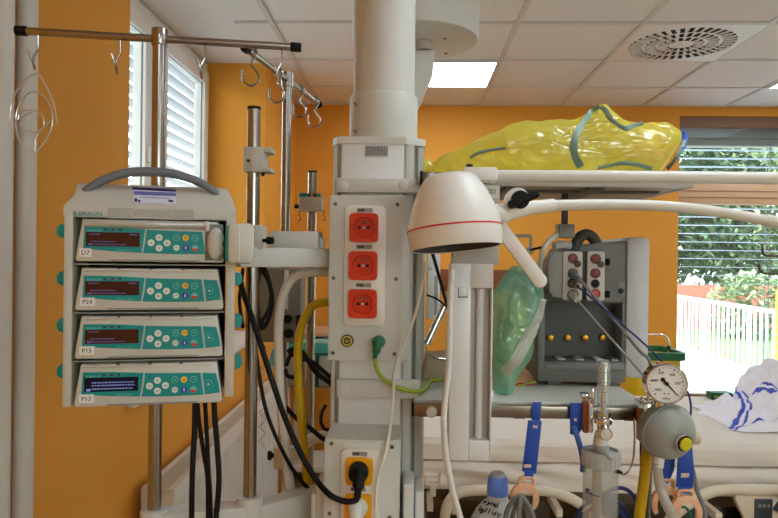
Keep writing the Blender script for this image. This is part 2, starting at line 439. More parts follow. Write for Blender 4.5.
tree((6.4, 18.6, 3.2), 2.2, 2.4, 5200, 1, 'dark green tree behind the brick wall, nearest the window edge', LEAFD, 1)
tree((9.3, 19.4, 3.6), 2.4, 2.7, 4600, 1, 'pale green tree behind the brick wall on the far side', LEAFL, 2)
tree((7.8, 22.5, 4.2), 3.6, 3.2, 5200, 1, 'tall tree behind two smaller garden trees', LEAFD, 3, size=.22)
tree((8.4, 26.5, 2.2), 5.2, 2.8, 4200, 0, 'long pale hedge row farthest behind the brick wall', LEAFL, 8, 'hedge', 'garden_hedge', .3)
tree((7.4, 14.8, .55), .9, .8, 1300, 0, 'bushy green shrub in front of the brick wall', LEAFL, 4, 'shrub', 'garden_shrub', .11)
tree((8.8, 18.0, 1.35), 1.1, 1.5, 1500, 0, 'rounded dark shrub behind the brick wall', LEAFD, 5, 'shrub', 'garden_shrub', .12)
tree((12.6, 24, 3.4), 3.4, 3.4, 3200, 1, 'pale tree farthest off in the garden', LEAFL, 6, size=.24)
rnd = random.Random(3)
b = B()
for i in range(260):
    q = fp(rnd.random(), -.12 + rnd.random() * .1) + V((.12 + rnd.random() * .25, 0, 0)); s = .02 + rnd.random() * .02
    u = V((rnd.gauss(0, 1), rnd.gauss(0, 1), rnd.gauss(0, 1))).normalized(); w = basis(u)[0]
    b.faces.new([b.verts.new(q + u * s), b.verts.new(q + w * s), b.verts.new(q - u * s), b.verts.new(q - w * s)])
o = obj('red_flowers', b, M('red_flower', (176, 60, 60), .7, 0, .3), sm=0, fix=False); tag(o, 'strip of small red flowers along the foot of the white railing', 'flowers', kind='stuff')
g = P(781, 300, 7.6)
o = part('yellow_marker_post', lambda b: (tube(b, [(g.x, g.y, -.14), (g.x, g.y, g.z + .1)], .05, 10, False), cyl(b, (g.x, g.y, g.z + .08), (g.x, g.y, g.z + .12), .05, .03)), M('yellow_post_paint', (236, 214, 40), .5)); tag(o, 'yellow post outside beside the white railing', 'post')
b = B(); bx(b, (-7.4, -6, -.15), (-7, 40, 2.3)); o = struct('building_wall', b, M('grey_green_render', (104, 112, 88), .9, 0, .5, 1.5)); tag(o, 'grey green building outside the narrow left window', 'building')

# ------------------------------------------------------------------ ceiling lights and vent
LAMP = M('lamp_diffuser', (226, 240, 255), .5, emit=1)
LAMP.node_tree.nodes['Principled BSDF'].inputs['Emission Strength'].default_value = LAMP_E
def clight(x, y, lab):
    t = thing('ceiling_light', lab, 'ceiling light', (x, y, ZC), 'square ceiling lights')
    b = B()
    for s in (-1, 1):
        bx(b, (x + s * .2905, y - .297, ZC - .014), (x + s * .272, y + .297, ZC - .001)); bx(b, (x - .272, y + s * .297, ZC - .014), (x + .272, y + s * .272, ZC - .001))
    obj('frame', b, TBAR, t, sm=0)
    part('diffuser', lambda b: bx(b, (x - .272, y - .272, ZC - .008), (x + .272, y + .272, ZC - .002)), LAMP, t)
clight(.1975, 4.08, 'lit square ceiling light behind the white ceiling hub')
clight(2.5375, 4.08, 'lit square ceiling light above the back window at the frame edge')
for x, y, l in ((.8, 1.05, 'square ceiling light above the bedside equipment'), (2.6, 1.05, 'square ceiling light over the foot of the bed'), (.2, -1.35, 'square ceiling light behind the viewer'), (2.6, -1.35, 'square ceiling light in the corner behind the viewer')):
    clight(x, y, l)
vx, vy = 1.3675, 3.48
vt = thing('ceiling_vent', 'white square ceiling vent with swirling slots', 'vent', (vx, vy, ZC))
ZV = ZC - .010
b = B(); bx(b, (vx - .29, vy - .29, ZV), (vx + .29, vy + .29, ZC - .001), None, .002); obj('plate', b, M('vent_white', (228, 226, 222), .45), vt)
rings = ((.225, .062, 36), (.150, .050, 26), (.085, .045, 16))
b1, b2 = B(), B()
for rr, ln, n in rings:
    for i in range(n):
        a = 2 * math.pi * i / n
        Mx = Matrix.Translation((vx, vy, ZV)) @ Matrix.Rotation(a, 4, 'Z') @ Matrix.Translation((rr, 0, 0))
        wd = min(.022, 2 * math.pi * rr / n * .62)
        box(b1, (0, 0, -.0006), (ln, wd, .001), Mx)
        box(b2, (0, 0, -.005), (ln * .94, .0014, .010), Mx @ Matrix.Translation((0, wd * .46, 0)) @ Matrix.Rotation(R(24), 4, 'X'))
obj('slot_openings', b1, M('vent_dark', (14, 14, 13), .9), vt, sm=0); obj('slot_vanes', b2, MATS['vent_white'], vt, sm=0)
b = B(); cyl(b, (vx, vy, ZV + .001), (vx, vy, ZV - .006), .02, .012); obj('hub', b, MATS['vent_white'], vt)

# pipes on the left wall
for px, r, l in ((25, .021, 'white heating pipe running up the orange wall beside the infusion stand'), (-1, .024, 'white heating pipe on the orange wall at the picture edge')):
    q = P(px, 260, 1.40 if px > 0 else 1.33)
    o = part('heating_pipe', lambda b: (tube(b, [(q.x, q.y, 0), (q.x, q.y, ZC)], r, 20, False), bx(b, (XL, q.y - .008, 2.3), (q.x, q.y + .008, 2.315)), bx(b, (XL, q.y - .008, .3), (q.x, q.y + .008, .315))), M('white_pipe_paint', (206, 200, 188), .4)); tag(o, l, 'pipe', 'heating pipes')

# radiator
RAD = M('radiator_white', (222, 219, 210), .4)
rt = thing('radiator', 'white ribbed panel radiator under the left window', 'radiator', (XL + .07, 2.95, .1))
ra, rb, rx0, rx1, rz0, rz1 = 2.05, 3.83, XL + .03, XL + .135, .12, .82
def fr(b):
    n = 54; prof = []
    for i in range(n):
        y = ra + (rb - ra) * i / n; d = (rb - ra) / n
        prof += [(y + d * .1, rx1 - .012), (y + d * .25, rx1 - .002), (y + d * .75, rx1 - .002), (y + d * .9, rx1 - .012)]
    lo = [b.verts.new((x, y, rz0)) for y, x in prof]; hi = [b.verts.new((x, y, rz1 - .05)) for y, x in prof]
    for i in range(len(prof) - 1): b.faces.new((lo[i], lo[i + 1], hi[i + 1], hi[i]))
    bx(b, (rx1 - .05, ra, rz0), (rx1 - .013, rb, rz1 - .03)); bx(b, (rx1 - .014, ra, rz1 - .052), (rx1, rb, rz1 - .004), None, .003)
obj_ = B(); fr(obj_); obj('front_panel', obj_, RAD, rt)
part('rear_panel', lambda b: bx(b, (rx0, ra, rz0), (rx0 + .025, rb, rz1 - .01), None, .004), RAD, rt)
def gr(b):
    bx(b, (rx0, ra, rz1 - .006), (rx0 + .02, rb, rz1)); bx(b, (rx1 - .02, ra, rz1 - .006), (rx1, rb, rz1))
    for i in range(90):
        y = ra + (rb - ra) * (i + .5) / 90; bx(b, (rx0 + .018, y - .004, rz1 - .006), (rx1 - .018, y + .004, rz1 - .001))
part('top_grille', gr, RAD, rt, sm=0)
for y in (ra, rb): part('side_cover', lambda b: bx(b, (rx0, y - .004, rz0), (rx1, y + .004, rz1), None, .003), RAD, rt)
for y in (ra + .2, rb - .2): part('wall_bracket', lambda b: bx(b, (XL + .001, y - .02, .3), (rx0 + .002, y + .02, .7)), RAD, rt)
# ------------------------------------------------------------------ infusion pump rack
RF = Fr(P(150, 300, 1.0), 15)
def W(p): return RF.M @ V(p)
def U(px, py, v=0.0): return RF.hit(px, py, v)
RD = .112
rk = thing('pump_rack', 'grey docking rack with arched handle holding four infusion pumps', 'pump rack', RF.M @ Matrix.Translation((0, 0, U(150, 406).z)))
zb, zh, zt = U(150, 218.5).z, U(150, 208).z, U(150, 185.5, .055).z
u0, u1 = U(63, 212).x, U(236, 216).x
t0, t1 = U(77, 183, .055).x, U(227, 188, .055).x
def loft(b, levels, vb):
    rr = []
    for z, a, c, v in levels: rr.append([b.verts.new(W(p)) for p in ((a, v, z), (c, v, z), (c, vb, z), (a, vb, z))])
    for A, Bq in zip(rr, rr[1:]):
        for j in range(4): b.faces.new((A[j], A[(j + 1) % 4], Bq[(j + 1) % 4], Bq[j]))
    b.faces.new(rr[0][::-1]); b.faces.new(rr[-1])
    bmesh.ops.bevel(b, geom=b.edges[:], offset=.002, segments=2, affect='EDGES')
zm = zh + (zt - zh) * .45
part('top_cover', lambda b: loft(b, [(zb, u0, u1, 0), (zh, u0, u1, 0), (zm, u0 + .009, u1 - .005, .024), (zt, t0, t1, .055)], RD), RACK, rk)
hp = [(80, 196), (91, 187), (104, 180), (126, 173), (148, 171.8), (171, 173.5), (196, 181), (212, 190), (222, 201)]
def hand(b):
    pts = [W(U(x, y, .04)) for x, y in hp]
    tube(b, pts, [.0036, .0062, .0068, .0072, .0074, .0072, .0068, .0062, .0036], 12)
part('carry_handle', hand, HANDLE, rk)
# slope plane of the cover for the sticker
so = W((0, -.0004, zh)); sn = (W((0, .055, zt)) - W((0, 0, zh))).cross(W((1, 0, 0)) - W((0, 0, 0))).normalized()
def onslope(px, py, lift=.0006):
    d = ray(px, py); t = (so - CAM).dot(sn) / d.dot(sn); return CAM + d * t - sn * math.copysign(lift, sn.dot(d))
def quad(b, fn, pts, th, mi=0):
    A = [b.verts.new(fn(*p)) for p in pts]; n = len(A)
    N_ = (A[1].co - A[0].co).cross(A[2].co - A[0].co).normalized()
    if N_.dot(A[0].co - CAM) < 0: N_ = -N_
    Bq = [b.verts.new(a.co + N_ * th) for a in A]
    fs = [b.faces.new(A), b.faces.new(Bq[::-1])] + [b.faces.new((A[i], Bq[i], Bq[(i + 1) % n], A[(i + 1) % n])) for i in range(n)]
    for f in fs: f.material_index = mi
def stick(b):
    s1 = lambda x, y: onslope(x, y, .0012); s2 = lambda x, y: onslope(x, y, .0017)
    quad(b, s1, [(132.5, 187.8), (176, 190), (176, 204.8), (132.5, 203)], .0008, 0)
    quad(b, s2, [(132.5, 188), (176, 190.2), (176, 192.6), (132.5, 190.3)], .0004, 1)
    quad(b, s2, [(134, 192), (176, 193.6), (176, 197), (134, 195.5)], .0004, 2)
    quad(b, s2, [(134.6, 199.2), (137.4, 199.3), (137.4, 202.4), (134.6, 202.3)], .0004, 1)
    quad(b, s2, [(138, 200.8), (140.4, 200.9), (140.4, 203), (138, 202.9)], .0004, 1)
    quad(b, s2, [(168.5, 200.7), (173.2, 200.9), (173.2, 202.9), (168.5, 202.7)], .0004, 1)
    quad(b, s2, [(140, 197.6), (170, 199), (170, 199.5), (140, 198.1)], .0004, 2)
part('sticker', stick, [M('sticker_white', (222, 222, 232), .4), M('sticker_navy', (24, 28, 110), .4), M('sticker_violet', (108, 110, 176), .4)], rk)
def xz(p): return (p.x, p.z)
STRIP = M('rack_light_strip', (176, 177, 170), .25)
part('indicator_strip', lambda b: (prism(b, [xz(U(*p)) for p in ((107.5, 218.2), (194, 220.3), (194, 209.8), (107.5, 207.5))], -.0016, .001, RF.M)), STRIP, rk)
part('indicator_lens', lambda b: tube(b, [W(U(x, y, -.0016)) for x, y in ((134, 217.6), (130.5, 213), (134, 208.6), (150, 209.2), (170, 210), (174, 214.5), (170, 218.8), (150, 218.2), (134, 217.6))], .0007, 6, False), M('lens_edge', (200, 200, 194), .3), rk)
lt = U(73, 215.4)
text('brand_lettering', 'B.BRAUN', .0088, RF.M @ Matrix.Translation((lt.x, -.0006, lt.z)), TEAL, rk, sx=1.12)
for nm, xa, xb, yt, yb in (('side_panel', 62, 73, 214, 407.5), ('side_panel', 224.5, 235.5, 218, 397)):
    a, c = U(xa, yb), U(xb, yt)
    part(nm, lambda b: bx(b, (a.x, 0, a.z), (c.x, RD, c.z), RF.M, .0015), RACK, rk)
pz0 = U(150, 403).z
part('back_panel', lambda b: bx(b, (U(73, 300).x, RD - .008, pz0), (U(224.5, 300).x, RD, zb), RF.M), DARK, rk)
PY = [262, 310, 357.5, 404.5]
for y in PY[:-1]:
    z = U(150, y + 2.6).z
    part('shelf_divider', lambda b: bx(b, (U(73, 300).x, .002, z - .0011), (U(224.5, 300).x, RD - .008, z + .0006), RF.M), M('rack_divider', (150, 150, 142), .5), rk)
for sx, ys in ((-1, (231, 279, 326.5, 373)), (1, (231, 279.5, 322.5, 364))):
    for y in ys:
        e = U(62.2 if sx < 0 else 235.2, y)
        part('release_lever', lambda b: prism(b, [(e.x, e.z - .0105), (e.x, e.z + .0105), (e.x + sx * .006, e.z + .0105), (e.x + sx * .0105, e.z + .005), (e.x + sx * .0105, e.z - .004), (e.x + sx * .007, e.z - .0085)], .012, .05, RF.M, .001), TEAL, rk)
part('pole_clamp', lambda b: bx(b, (-.012, RD, U(150, 330).z), (.045, RD + .018, U(150, 270).z), RF.M, .003), DARK, rk)

SCR = M('screen_brown', (74, 36, 14), .45, spec=.15); SCRD = M('screen_blue_black', (20, 20, 38), .45, spec=.15)
SCRT = M('screen_text_violet', (96, 84, 140), .4, emit=.15); SCRL = M('screen_text_bright', (132, 142, 214), .4, emit=.3)
BTNW = M('button_white', (226, 226, 222), .4); BTNT = M('button_teal_rim', (120, 196, 192), .4); BTNY = M('button_yellow', (236, 186, 40), .4); BTNB = M('button_blue', (36, 60, 176), .4); BTNR = M('button_red', (206, 48, 44), .4)
LED = M('led_dark_red', (84, 30, 26), .3)
PV = -.004
o1 = V(((U(75, 308).x + U(223.5, 306).x) / 2, 0, U(150, 310).z))
def L1(px, py, v=PV): q = RF.hit(px, py, v) - o1; return (q.x, q.z)
wB, wT = (U(223.5, 306).x - U(75, 308).x) / 2, (U(218.5, 271).x - U(83, 268).x) / 2
H = U(150, 268.5).z - o1.z
def pump(i, tagtxt, lab, syringe=False, lit=False):
    Mx = RF.M @ Matrix.Translation((o1.x, 0, U(150, PY[i]).z))
    t = thing('syringe_pump' if syringe else 'infusion_pump', lab, 'infusion pump', Mx, 'pumps docked in the rack')
    def lp(nm, fn, m, par=None, **k):
        b = B(); fn(b); b.transform(Mx); return obj(nm, b, m, par or t, **k)
    def pl(b, pts, y0, y1, mi=0): prism(b, pts, y0, y1, mi=mi)
    wr = wB
    lp('body', lambda b: prism(b, [(-wB, .004), (-wB + .003, 0), (wr - .003, 0), (wr, .004), (wT, H), (-wT, H)], PV + .001, .095, bev=.0025), PUMP)
    lp('top_flap', lambda b: bx(b, (-wT + .004, PV - .0008, H - .0052), (wT - .004, .03, H - .0012), None, .001), M('pump_flap', (196, 194, 184), .35))
    for x in (-.045, .0, .045): lp('flap_hinge', lambda b: bx(b, (x - .002, PV - .0012, H - .0014), (x + .002, .004, H + .0002)), DARK)
    pts = [L1(84, 275.5), L1(114, 276), L1(144.5, 277.8), L1(143, 289), L1(141, 301.2), L1(112, 300), L1(82.5, 297.8)]
    mid = [L1(146, 278), L1(174, 278.8), L1(201.5, 279.2), L1(203, 290), L1(204.5, 301.4), L1(172, 302), L1(142.6, 301.4), L1(145, 290)]
    rgt = [L1(203.2, 279.4), L1(217, 280.2), L1(219.5, 290), L1(221, 299.5), L1(206.2, 301.2), L1(204.8, 290)]
    lp('screen_fascia', lambda b: prism(b, pts, PV - .0006, PV + .002), TEAL)
    lp('keypad_fascia', lambda b: prism(b, mid, PV - .0006, PV + .002), TEAL)
    a, c = L1(85.2, 295.3), L1(139.4, 281.2)
    sc = lp('screen', lambda b: bx(b, (a[0], PV - .0011, a[1]), (c[0], PV + .001, c[1])), SCRD if lit else SCR)
    rnd = random.Random(i + 5)
    def rows(b):
        w, h = c[0] - a[0], c[1] - a[1]
        rr = ((.80, .06, .26), (.30, .10, .55), (.10, .04, .75)) if not lit else ((.60, .14, .92), (.40, .14, .94), (.16, .14, .90))
        for fz, f0, f1 in rr:
            x = f0
            while x < f1:
                l = rnd.uniform(.012, .05); bx(b, (a[0] + w * x, PV - .0014, a[1] + h * fz), (a[0] + w * min(x + l, f1), PV - .001, a[1] + h * (fz + .085))); x += l + .012
        if not lit and i != 2: bx(b, (a[0] + w * .80, PV - .0014, a[1] + h * .8), (a[0] + w * .95, PV - .001, a[1] + h * .9))
        bx(b, (a[0] + w * .04, PV - .0014, a[1] + h * .06), (a[0] + w * .12, PV - .001, a[1] + h * .22))
    lp('screen_text', rows, SCRL if lit else SCRT, sc, sm=0)
    def btn(nm, px, py, r, m, mi=None, dy=0):
        q = L1(px, py)
        return lp(nm, lambda b: cyl(b, (q[0], PV + .001, q[1]), (q[0], PV - .0016, q[1]), r, r * .92, 20), m)
    for px, py, ang in ((158.6, 285.7, 0), (150.6, 291, 90), (166.6, 291, -90), (158.6, 296.2, 180)):
        k = btn('arrow_key', px, py, .0054, BTNW); q = L1(px, py)
        lp('arrow_mark', lambda b: prism(b, [(q[0] + .0018 * math.cos(R(ang + d)), q[1] + .0018 * math.sin(R(ang + d))) for d in (90, 210, 330)], PV - .002, PV - .0014), TEAL, k)
    for px, py, m in ((176, 285.6, TEAL), (194.6, 285.8, TEAL), (176, 295.6, BTNW)):
        k = btn('function_key', px, py, .0049, m)
        q = L1(px, py)
        lp('key_rim', lambda b: lathe(b, [(.0049, -.0014), (.0049, .0018), (.0042, .0018), (.0042, -.0014)], Matrix.Translation((q[0], PV, q[1])) @ Matrix.Rotation(R(90), 4, 'X'), 20, closed=False), BTNT, k)
        if m is TEAL: lp('key_mark', lambda b: bx(b, (q[0] - .0016, PV - .0019, q[1] - .0007), (q[0] + .0016, PV - .0014, q[1] + .0007)), BTNT, k)
        else: lp('key_mark', lambda b: bx(b, (q[0] - .0017, PV - .0019, q[1] - .0005), (q[0] + .0017, PV - .0014, q[1] + .0005)), TEAL, k)
    k = btn('bolus_key', 185.2, 285.6, .005, BTNY); q = L1(185.2, 285.6)
    lp('key_mark', lambda b: bx(b, (q[0] - .0022, PV - .0019, q[1] - .0006), (q[0] + .0022, PV - .0014, q[1] + .0008)), M('key_mark_olive', (150, 116, 30), .5), k)
    k = btn('info_key', 185.2, 295.6, .005, BTNB); q = L1(185.2, 295.6)
    lp('key_mark', lambda b: bx(b, (q[0] - .0009, PV - .0019, q[1] - .0022), (q[0] + .0009, PV - .0014, q[1] + .0024)), BTNW, k)
    k = btn('stop_key', 194.6, 295.8, .005, BTNT); q = L1(194.6, 295.8)
    lp('stop_mark', lambda b: prism(b, [(q[0] + .0046 * math.cos(R(x)), q[1] + .0046 * math.sin(R(x))) for x in range(185, 356, 17)], PV - .002, PV - .0014), BTNR, k)
    for px in (105.3, 112.7, 120): q = L1(px, 278.7); lp('indicator_light', lambda b: bx(b, (q[0] - .0021, PV - .0012, q[1] - .0014), (q[0] + .0021, PV, q[1] + .0014)), LED)
    q = L1(87, 280.6); b = None
    text('brand_lettering', 'B.BRAUN', .0040, Mx @ Matrix.Translation((q[0], PV - .0007, q[1])), BTNT, t, sx=1.2)
    q = L1(117, 299.6); text('model_lettering', 'Perfusor Space' if syringe else 'Infusomat Space', .0036, Mx @ Matrix.Translation((q[0], PV - .0007, q[1])), BTNT, t)
    x0, x1 = (79, 91) if syringe else (80, 95)
    a2, c2 = L1(x0, 306), L1(x1, 297.6)
    lb = lp('name_label', lambda b: bx(b, (a2[0], PV - .0015, a2[1]), (c2[0], PV + .002, c2[1])), LABELW)
    text('label_lettering', tagtxt, .0092, Mx @ Matrix.Translation(((a2[0] + c2[0]) / 2, PV - .0017, a2[1] + .003)), INK, lb, align='CENTER')
    q = L1(110, 309); lp('lower_slot', lambda b: bx(b, (-.06, PV - .0006, .0015), (.07, PV + .002, .0035)), M('pump_slot', (150, 148, 140), .5))
    if not syringe:
        lp('door_fascia', lambda b: prism(b, rgt, PV - .0006, PV + .002), TEAL)
        k = btn('door_key', 209.4, 290.4, .0062, BTNT); q = L1(209.4, 290.4)
        k2 = lp('door_key_face', lambda b: cyl(b, (q[0], PV - .001, q[1]), (q[0], PV - .0019, q[1]), .0055, .0055), TEAL, k)
        lp('arrow_mark', lambda b: prism(b, [(q[0] + .0022 * math.cos(R(d)), q[1] - .0004 + .0022 * math.sin(R(d))) for d in (90, 210, 330)], PV - .0024, PV - .0016), BTNW, k)
    else:
        a3, c3 = L1(84, 275), L1(205, 269)
        lp('syringe_cover', lambda b: tube(b, [(a3[0], -.003, a3[1] + .004), (c3[0], -.003, a3[1] + .004)], .0062, 12, False), thin('clear_cover_plastic', (226, 226, 216), .25, .3, .25, .05))
        lp('cover_end', lambda b: bx(b, (c3[0] - .001, -.013, a3[1] - .005), (c3[0] + .006, .006, a3[1] + .011), None, .002), PUMP)
        g0, g1 = L1(204.5, 309), L1(224, 269)
        lp('drive_recess_shade', lambda b: bx(b, (g0[0], PV - .0012, g0[1] + .002), (g1[0] - .002, PV + .002, g1[1] - .004), None, .001), M('pump_shadow_grey', (120, 120, 112), .5))  # flat plate, its grey paints the shade of the gap
        e0, e1 = L1(206, 307), L1(224.5, 275)
        lp('drive_cap', lambda b: (bmesh.ops.create_uvsphere(b, u_segments=24, v_segments=16, radius=1), bmesh.ops.scale(b, vec=((e1[0] - e0[0]) / 2, .011, (e1[1] - e0[1]) / 2), verts=b.verts), bmesh.ops.translate(b, vec=((e0[0] + e1[0]) / 2, -.006, (e0[1] + e1[1]) / 2), verts=b.verts)), M('drive_cap_plastic', (204, 202, 192), .35))
        h0, h1 = L1(227, 310.5), L1(253, 271)
        lp('drive_ring', lambda b: bx(b, (h0[0] - .0035, -.034, h0[1] + .004), (h0[0] + .004, -.006, h1[1] - .004), None, .0025), TEAL)
        lp('drive_head', lambda b: bx(b, (h0[0], -.040, h0[1]), (h1[0], -.003, h1[1]), None, .007), PUMP)
        lp('drive_seam', lambda b: bx(b, (h0[0] + .0165, -.0406, h0[1] + .004), (h0[0] + .018, -.006, h1[1] - .004)), M('seam_grey', (230, 229, 222), .4))
        lp('drive_rod', lambda b: tube(b, [(e1[0] - .004, -.009, (h0[1] + h1[1]) / 2), (h0[0] + .004, -.009, (h0[1] + h1[1]) / 2)], .0045, 12, False), DARK)
pump(0, 'D7', 'topmost pump in the rack with label D7 and syringe drive head on its side', True)
pump(1, 'P24', 'infusion pump labelled P24, second from the top of the rack')
pump(2, 'P15', 'infusion pump labelled P15, third from the top of the rack')
pump(3, 'P13', 'infusion pump labelled P13 with a lit blue screen at the bottom of the rack', lit=True)

# ------------------------------------------------------------------ pole with cross bar, front left
DA = 1.165
pa = P(157, 270, DA)
st = thing('infusion_stand', 'tall steel infusion pole with level cross bar behind the pump rack', 'infusion stand', (pa.x, pa.y, 1.1))
zA0, zA1 = P(153.5, 511, DA).z, P(160.5, 29, DA).z
part('pole', lambda b: cyl(b, (pa.x, pa.y, zA0), (pa.x, pa.y, zA1 - .001), .0118, n=24), STEEL, st)
zc0 = P(160.5, 46, DA).z
part('pole_collar', lambda b: cyl(b, (pa.x, pa.y, zc0), (pa.x, pa.y, zA1), .0138, n=24, bev=.001), STEEL, st)
c0, c1 = P(20, 30.7, 1.128), P(297, 47.3, 1.2)
k = (pa - c0).length
dirc = (c1 - c0).normalized()
off = V((0, 0, 0)); tt = (pa.x - c0.x) / dirc.x; off.y = pa.y - (c0 + dirc * tt).y; k_ = (c0.y + off.y) / c0.y; c0 = CAM + (c0 - CAM) * k_; c1 = CAM + (c1 - CAM) * ((c1.y + off.y) / c1.y); dirc = (c1 - c0).normalized()
part('cross_bar', lambda b: cyl(b, c0, c1, .0068, n=18), STEEL, st)
for p, s in ((c0, -1), (c1, 1)): part('end_cap', lambda b: cyl(b, p - dirc * s * .012, p + dirc * s * .008, .0085, n=18, bev=.002), BLACK, st)
def vhook(px, M_=None):
    t = min(1, max(0, (RFx(px))))
    q = c0 + (c1 - c0) * t; s = .00165
    d = V((dirc.x, dirc.y, 0)) * s; z = V((0, 0, s))
    w = V((dirc.y, -dirc.x, 0)) * s
    pts = [q - z * 3, q - z * 16, q - z * 20 - d * 1.2, q - z * 26 - d * 4, q - z * 33 - d * 4.4, q - z * 39 - d * 2.6 + w * 2, q - z * 38 - d * 1.6 + w * 4, q - z * 30 - d * 3.4 + w * 8, q - z * 21 - d * 6.5 + w * 9]
    part('bag_hook', lambda b: tube(b, pts, .0021, 8), STEEL, st)
def RFx(px): return (px - 20) / 277
for px in (37.5, 117.5, 202, 281): vhook(px)
# clear plastic hanger outline
q = P(36, 74, 1.11)
HANG = thin('clear_hanger_plastic', (232, 226, 214), .35, .3, .2, .1)
def hng(b):
    k = lambda x, y, dd=0: P(x, y, 1.115 + dd)
    tube(b, [k(10, 118), k(11, 106), k(16, 92), k(24, 82), k(34, 74), k(40, 76), k(48, 90), k(54, 105), k(57, 124)], .0013, 6)
    tube(b, [k(34, 152), k(24, 147), k(17, 134), k(16, 116), k(20, 103), k(28, 94), k(36, 92), k(46, 98), k(52, 112), k(52, 126), k(46, 140), k(38, 150), k(34, 153)], .0013, 6)
    tube(b, [k(52, 120), k(44, 127), k(36, 138), k(35, 152)], .0012, 6)
    tube(b, [k(18, 120), k(20, 112), k(28, 110), k(40, 113), k(44, 120), k(42, 128), k(34, 132), k(24, 130), k(20, 124), k(24, 116), k(32, 112)], .0012, 6)
o = part('bag_hanger', hng, HANG); tag(o, 'clear looped plastic hanger on the end hook of the cross bar', 'hanger')

# ------------------------------------------------------------------ second pole, low beam joining both
DB = 1.215
pb = P(252, 300, DB); zB0, zB1 = P(250, 498, DB).z, P(254.5, 107, DB).z
pt = thing('mounting_pole', 'steel pole with grey clamp standing between pump rack and column', 'pole', (pb.x, pb.y, zB0))
part('pole', lambda b: cyl(b, (pb.x, pb.y, zB0), (pb.x, pb.y, zB1 - .004), .0117, n=24), STEEL, pt)
part('pole_cap', lambda b: cyl(b, (pb.x, pb.y, zB1 - .005), (pb.x, pb.y, zB1), .0122, n=24), BLACK, pt)
CL = M('clamp_grey', (190, 189, 178), .4)
def clampb(b):
    a, c = P(243.5, 172, DB - .016), P(264.5, 147, DB - .016)
    bx(b, (a.x, DB - .02, a.z), (c.x, DB + .02, c.z), None, .002)
    e = P(271.5, 147, DB - .016).x
    for y0, y1 in ((152.5, 147.5), (172, 168)): bx(b, (c.x - .002, DB - .02, P(260, y0, DB - .016).z), (e, DB + .02, P(260, y1, DB - .016).z), None, .001)
part('clamp', clampb, CL, pt)
e = P(244, 159.5, DB - .0365); part('clamp_screw', lambda b: cyl(b, (e.x + .004, DB - .019, e.z), (e.x + .004, DB - .023, e.z), .003), DARK, pt)
e = P(263, 174, DB - .01); part('clamp_bolt', lambda b: cyl(b, (e.x, DB - .01, e.z - .004), (e.x, DB - .01, e.z + .006), .003), BLACK, pt)
a, c = P(252.5, 249, DB - .016), P(263, 225, DB - .016)
cc = part('lower_clamp', lambda b: bx(b, (a.x, DB - .02, a.z), (c.x, DB + .02, c.z), None, .002), CL, pt)
def kn(b, p, d, r):
    d = d.normalized(); cyl(b, p, p + d * .012, r * .5)
    a_, b_ = basis(d)
    for i in range(6):
        q = p + d * .014 + (a_ * math.cos(i * math.pi / 3) + b_ * math.sin(i * math.pi / 3)) * r * .6
        cyl(b, q - d * .005, q + d * .005, r * .45, n=10)
    cyl(b, p + d * .008, p + d * .02, r * .75, n=16)
e = P(263, 240.5, DB - .02); part('clamp_knob', lambda b: kn(b, e, V((1, -.3, 0)), .007), BLACK, pt)
# low beam
bm_ = thing('carrier_beam', 'white lower carrier beam the two steel poles stand in', 'carrier beam', (pb.x, pb.y, 1.04))
dv = (pb - pa); dv.z = 0; L_ = dv.length; ang = math.atan2(dv.y, dv.x)
MxB = Matrix.Translation((pa.x, pa.y, 0)) @ Matrix.Rotation(ang, 4, 'Z')
zb1 = zA0 + .002
part('beam', lambda b: bx(b, (-.004, -.022, zb1 - .085), (L_ - .005, .022, zb1 - .002), MxB, .004), PAINT, bm_)
for x, z in ((0, zA0), (L_, zB0)):
    part('pole_socket', lambda b: cyl(b, MxB @ V((x, 0, z - .09)), MxB @ V((x, 0, z + .004)), .024, n=28, bev=.003), PAINT, bm_)
e = P(330, 508, 1.34)
part('column_arm', lambda b: bx(b, (0, -.02, -.085), (math.hypot(e.x - pb.x, e.y - pb.y), .02, -.012), Matrix.Translation((pb.x, pb.y, zB0)) @ Matrix.Rotation(math.atan2(e.y - pb.y, e.x - pb.x), 4, 'Z'), .004), PAINT, bm_)
# upper arm to the column
ua = thing('carrier_arm', 'grey upper carrier arm running from the column to the steel pole', 'carrier arm', P(285, 267, 1.27))
a, c = P(236, 267, 1.19), P(300, 247.5, 1.19)
e0 = V((P(238, 257, 1.185).x, 1.185, 0)); e1 = V((P(329, 257, 1.30).x, 1.30, 0))
Mu = Matrix.Translation(e0) @ Matrix.Rotation(math.atan2(e1.y - e0.y, e1.x - e0.x), 4, 'Z'); Lu = (e1 - e0).length
part('beam', lambda b: bx(b, (0, -.012, P(285, 267, 1.24).z), (Lu, .012, P(285, 248, 1.24).z), Mu, .002), RACK, ua)
part('beam_clamp', lambda b: bx(b, (.042, -.006, P(285, 264, 1.24).z), (.068, .05, P(285, 248.6, 1.24).z), Mu, .003), RACK, ua)
a, c = P(271.5, 250, 1.29), P(320, 232, 1.29)
part('top_plate', lambda b: bx(b, (a.x, 1.262, P(285, 248, 1.24).z - .001), (c.x, 1.33, c.z), None, .003), RACK, ua)
part('socket_nub', lambda b: cyl(b, P(321.5, 248, 1.30), P(321.5, 238, 1.30), .0065), WHITE, ua)

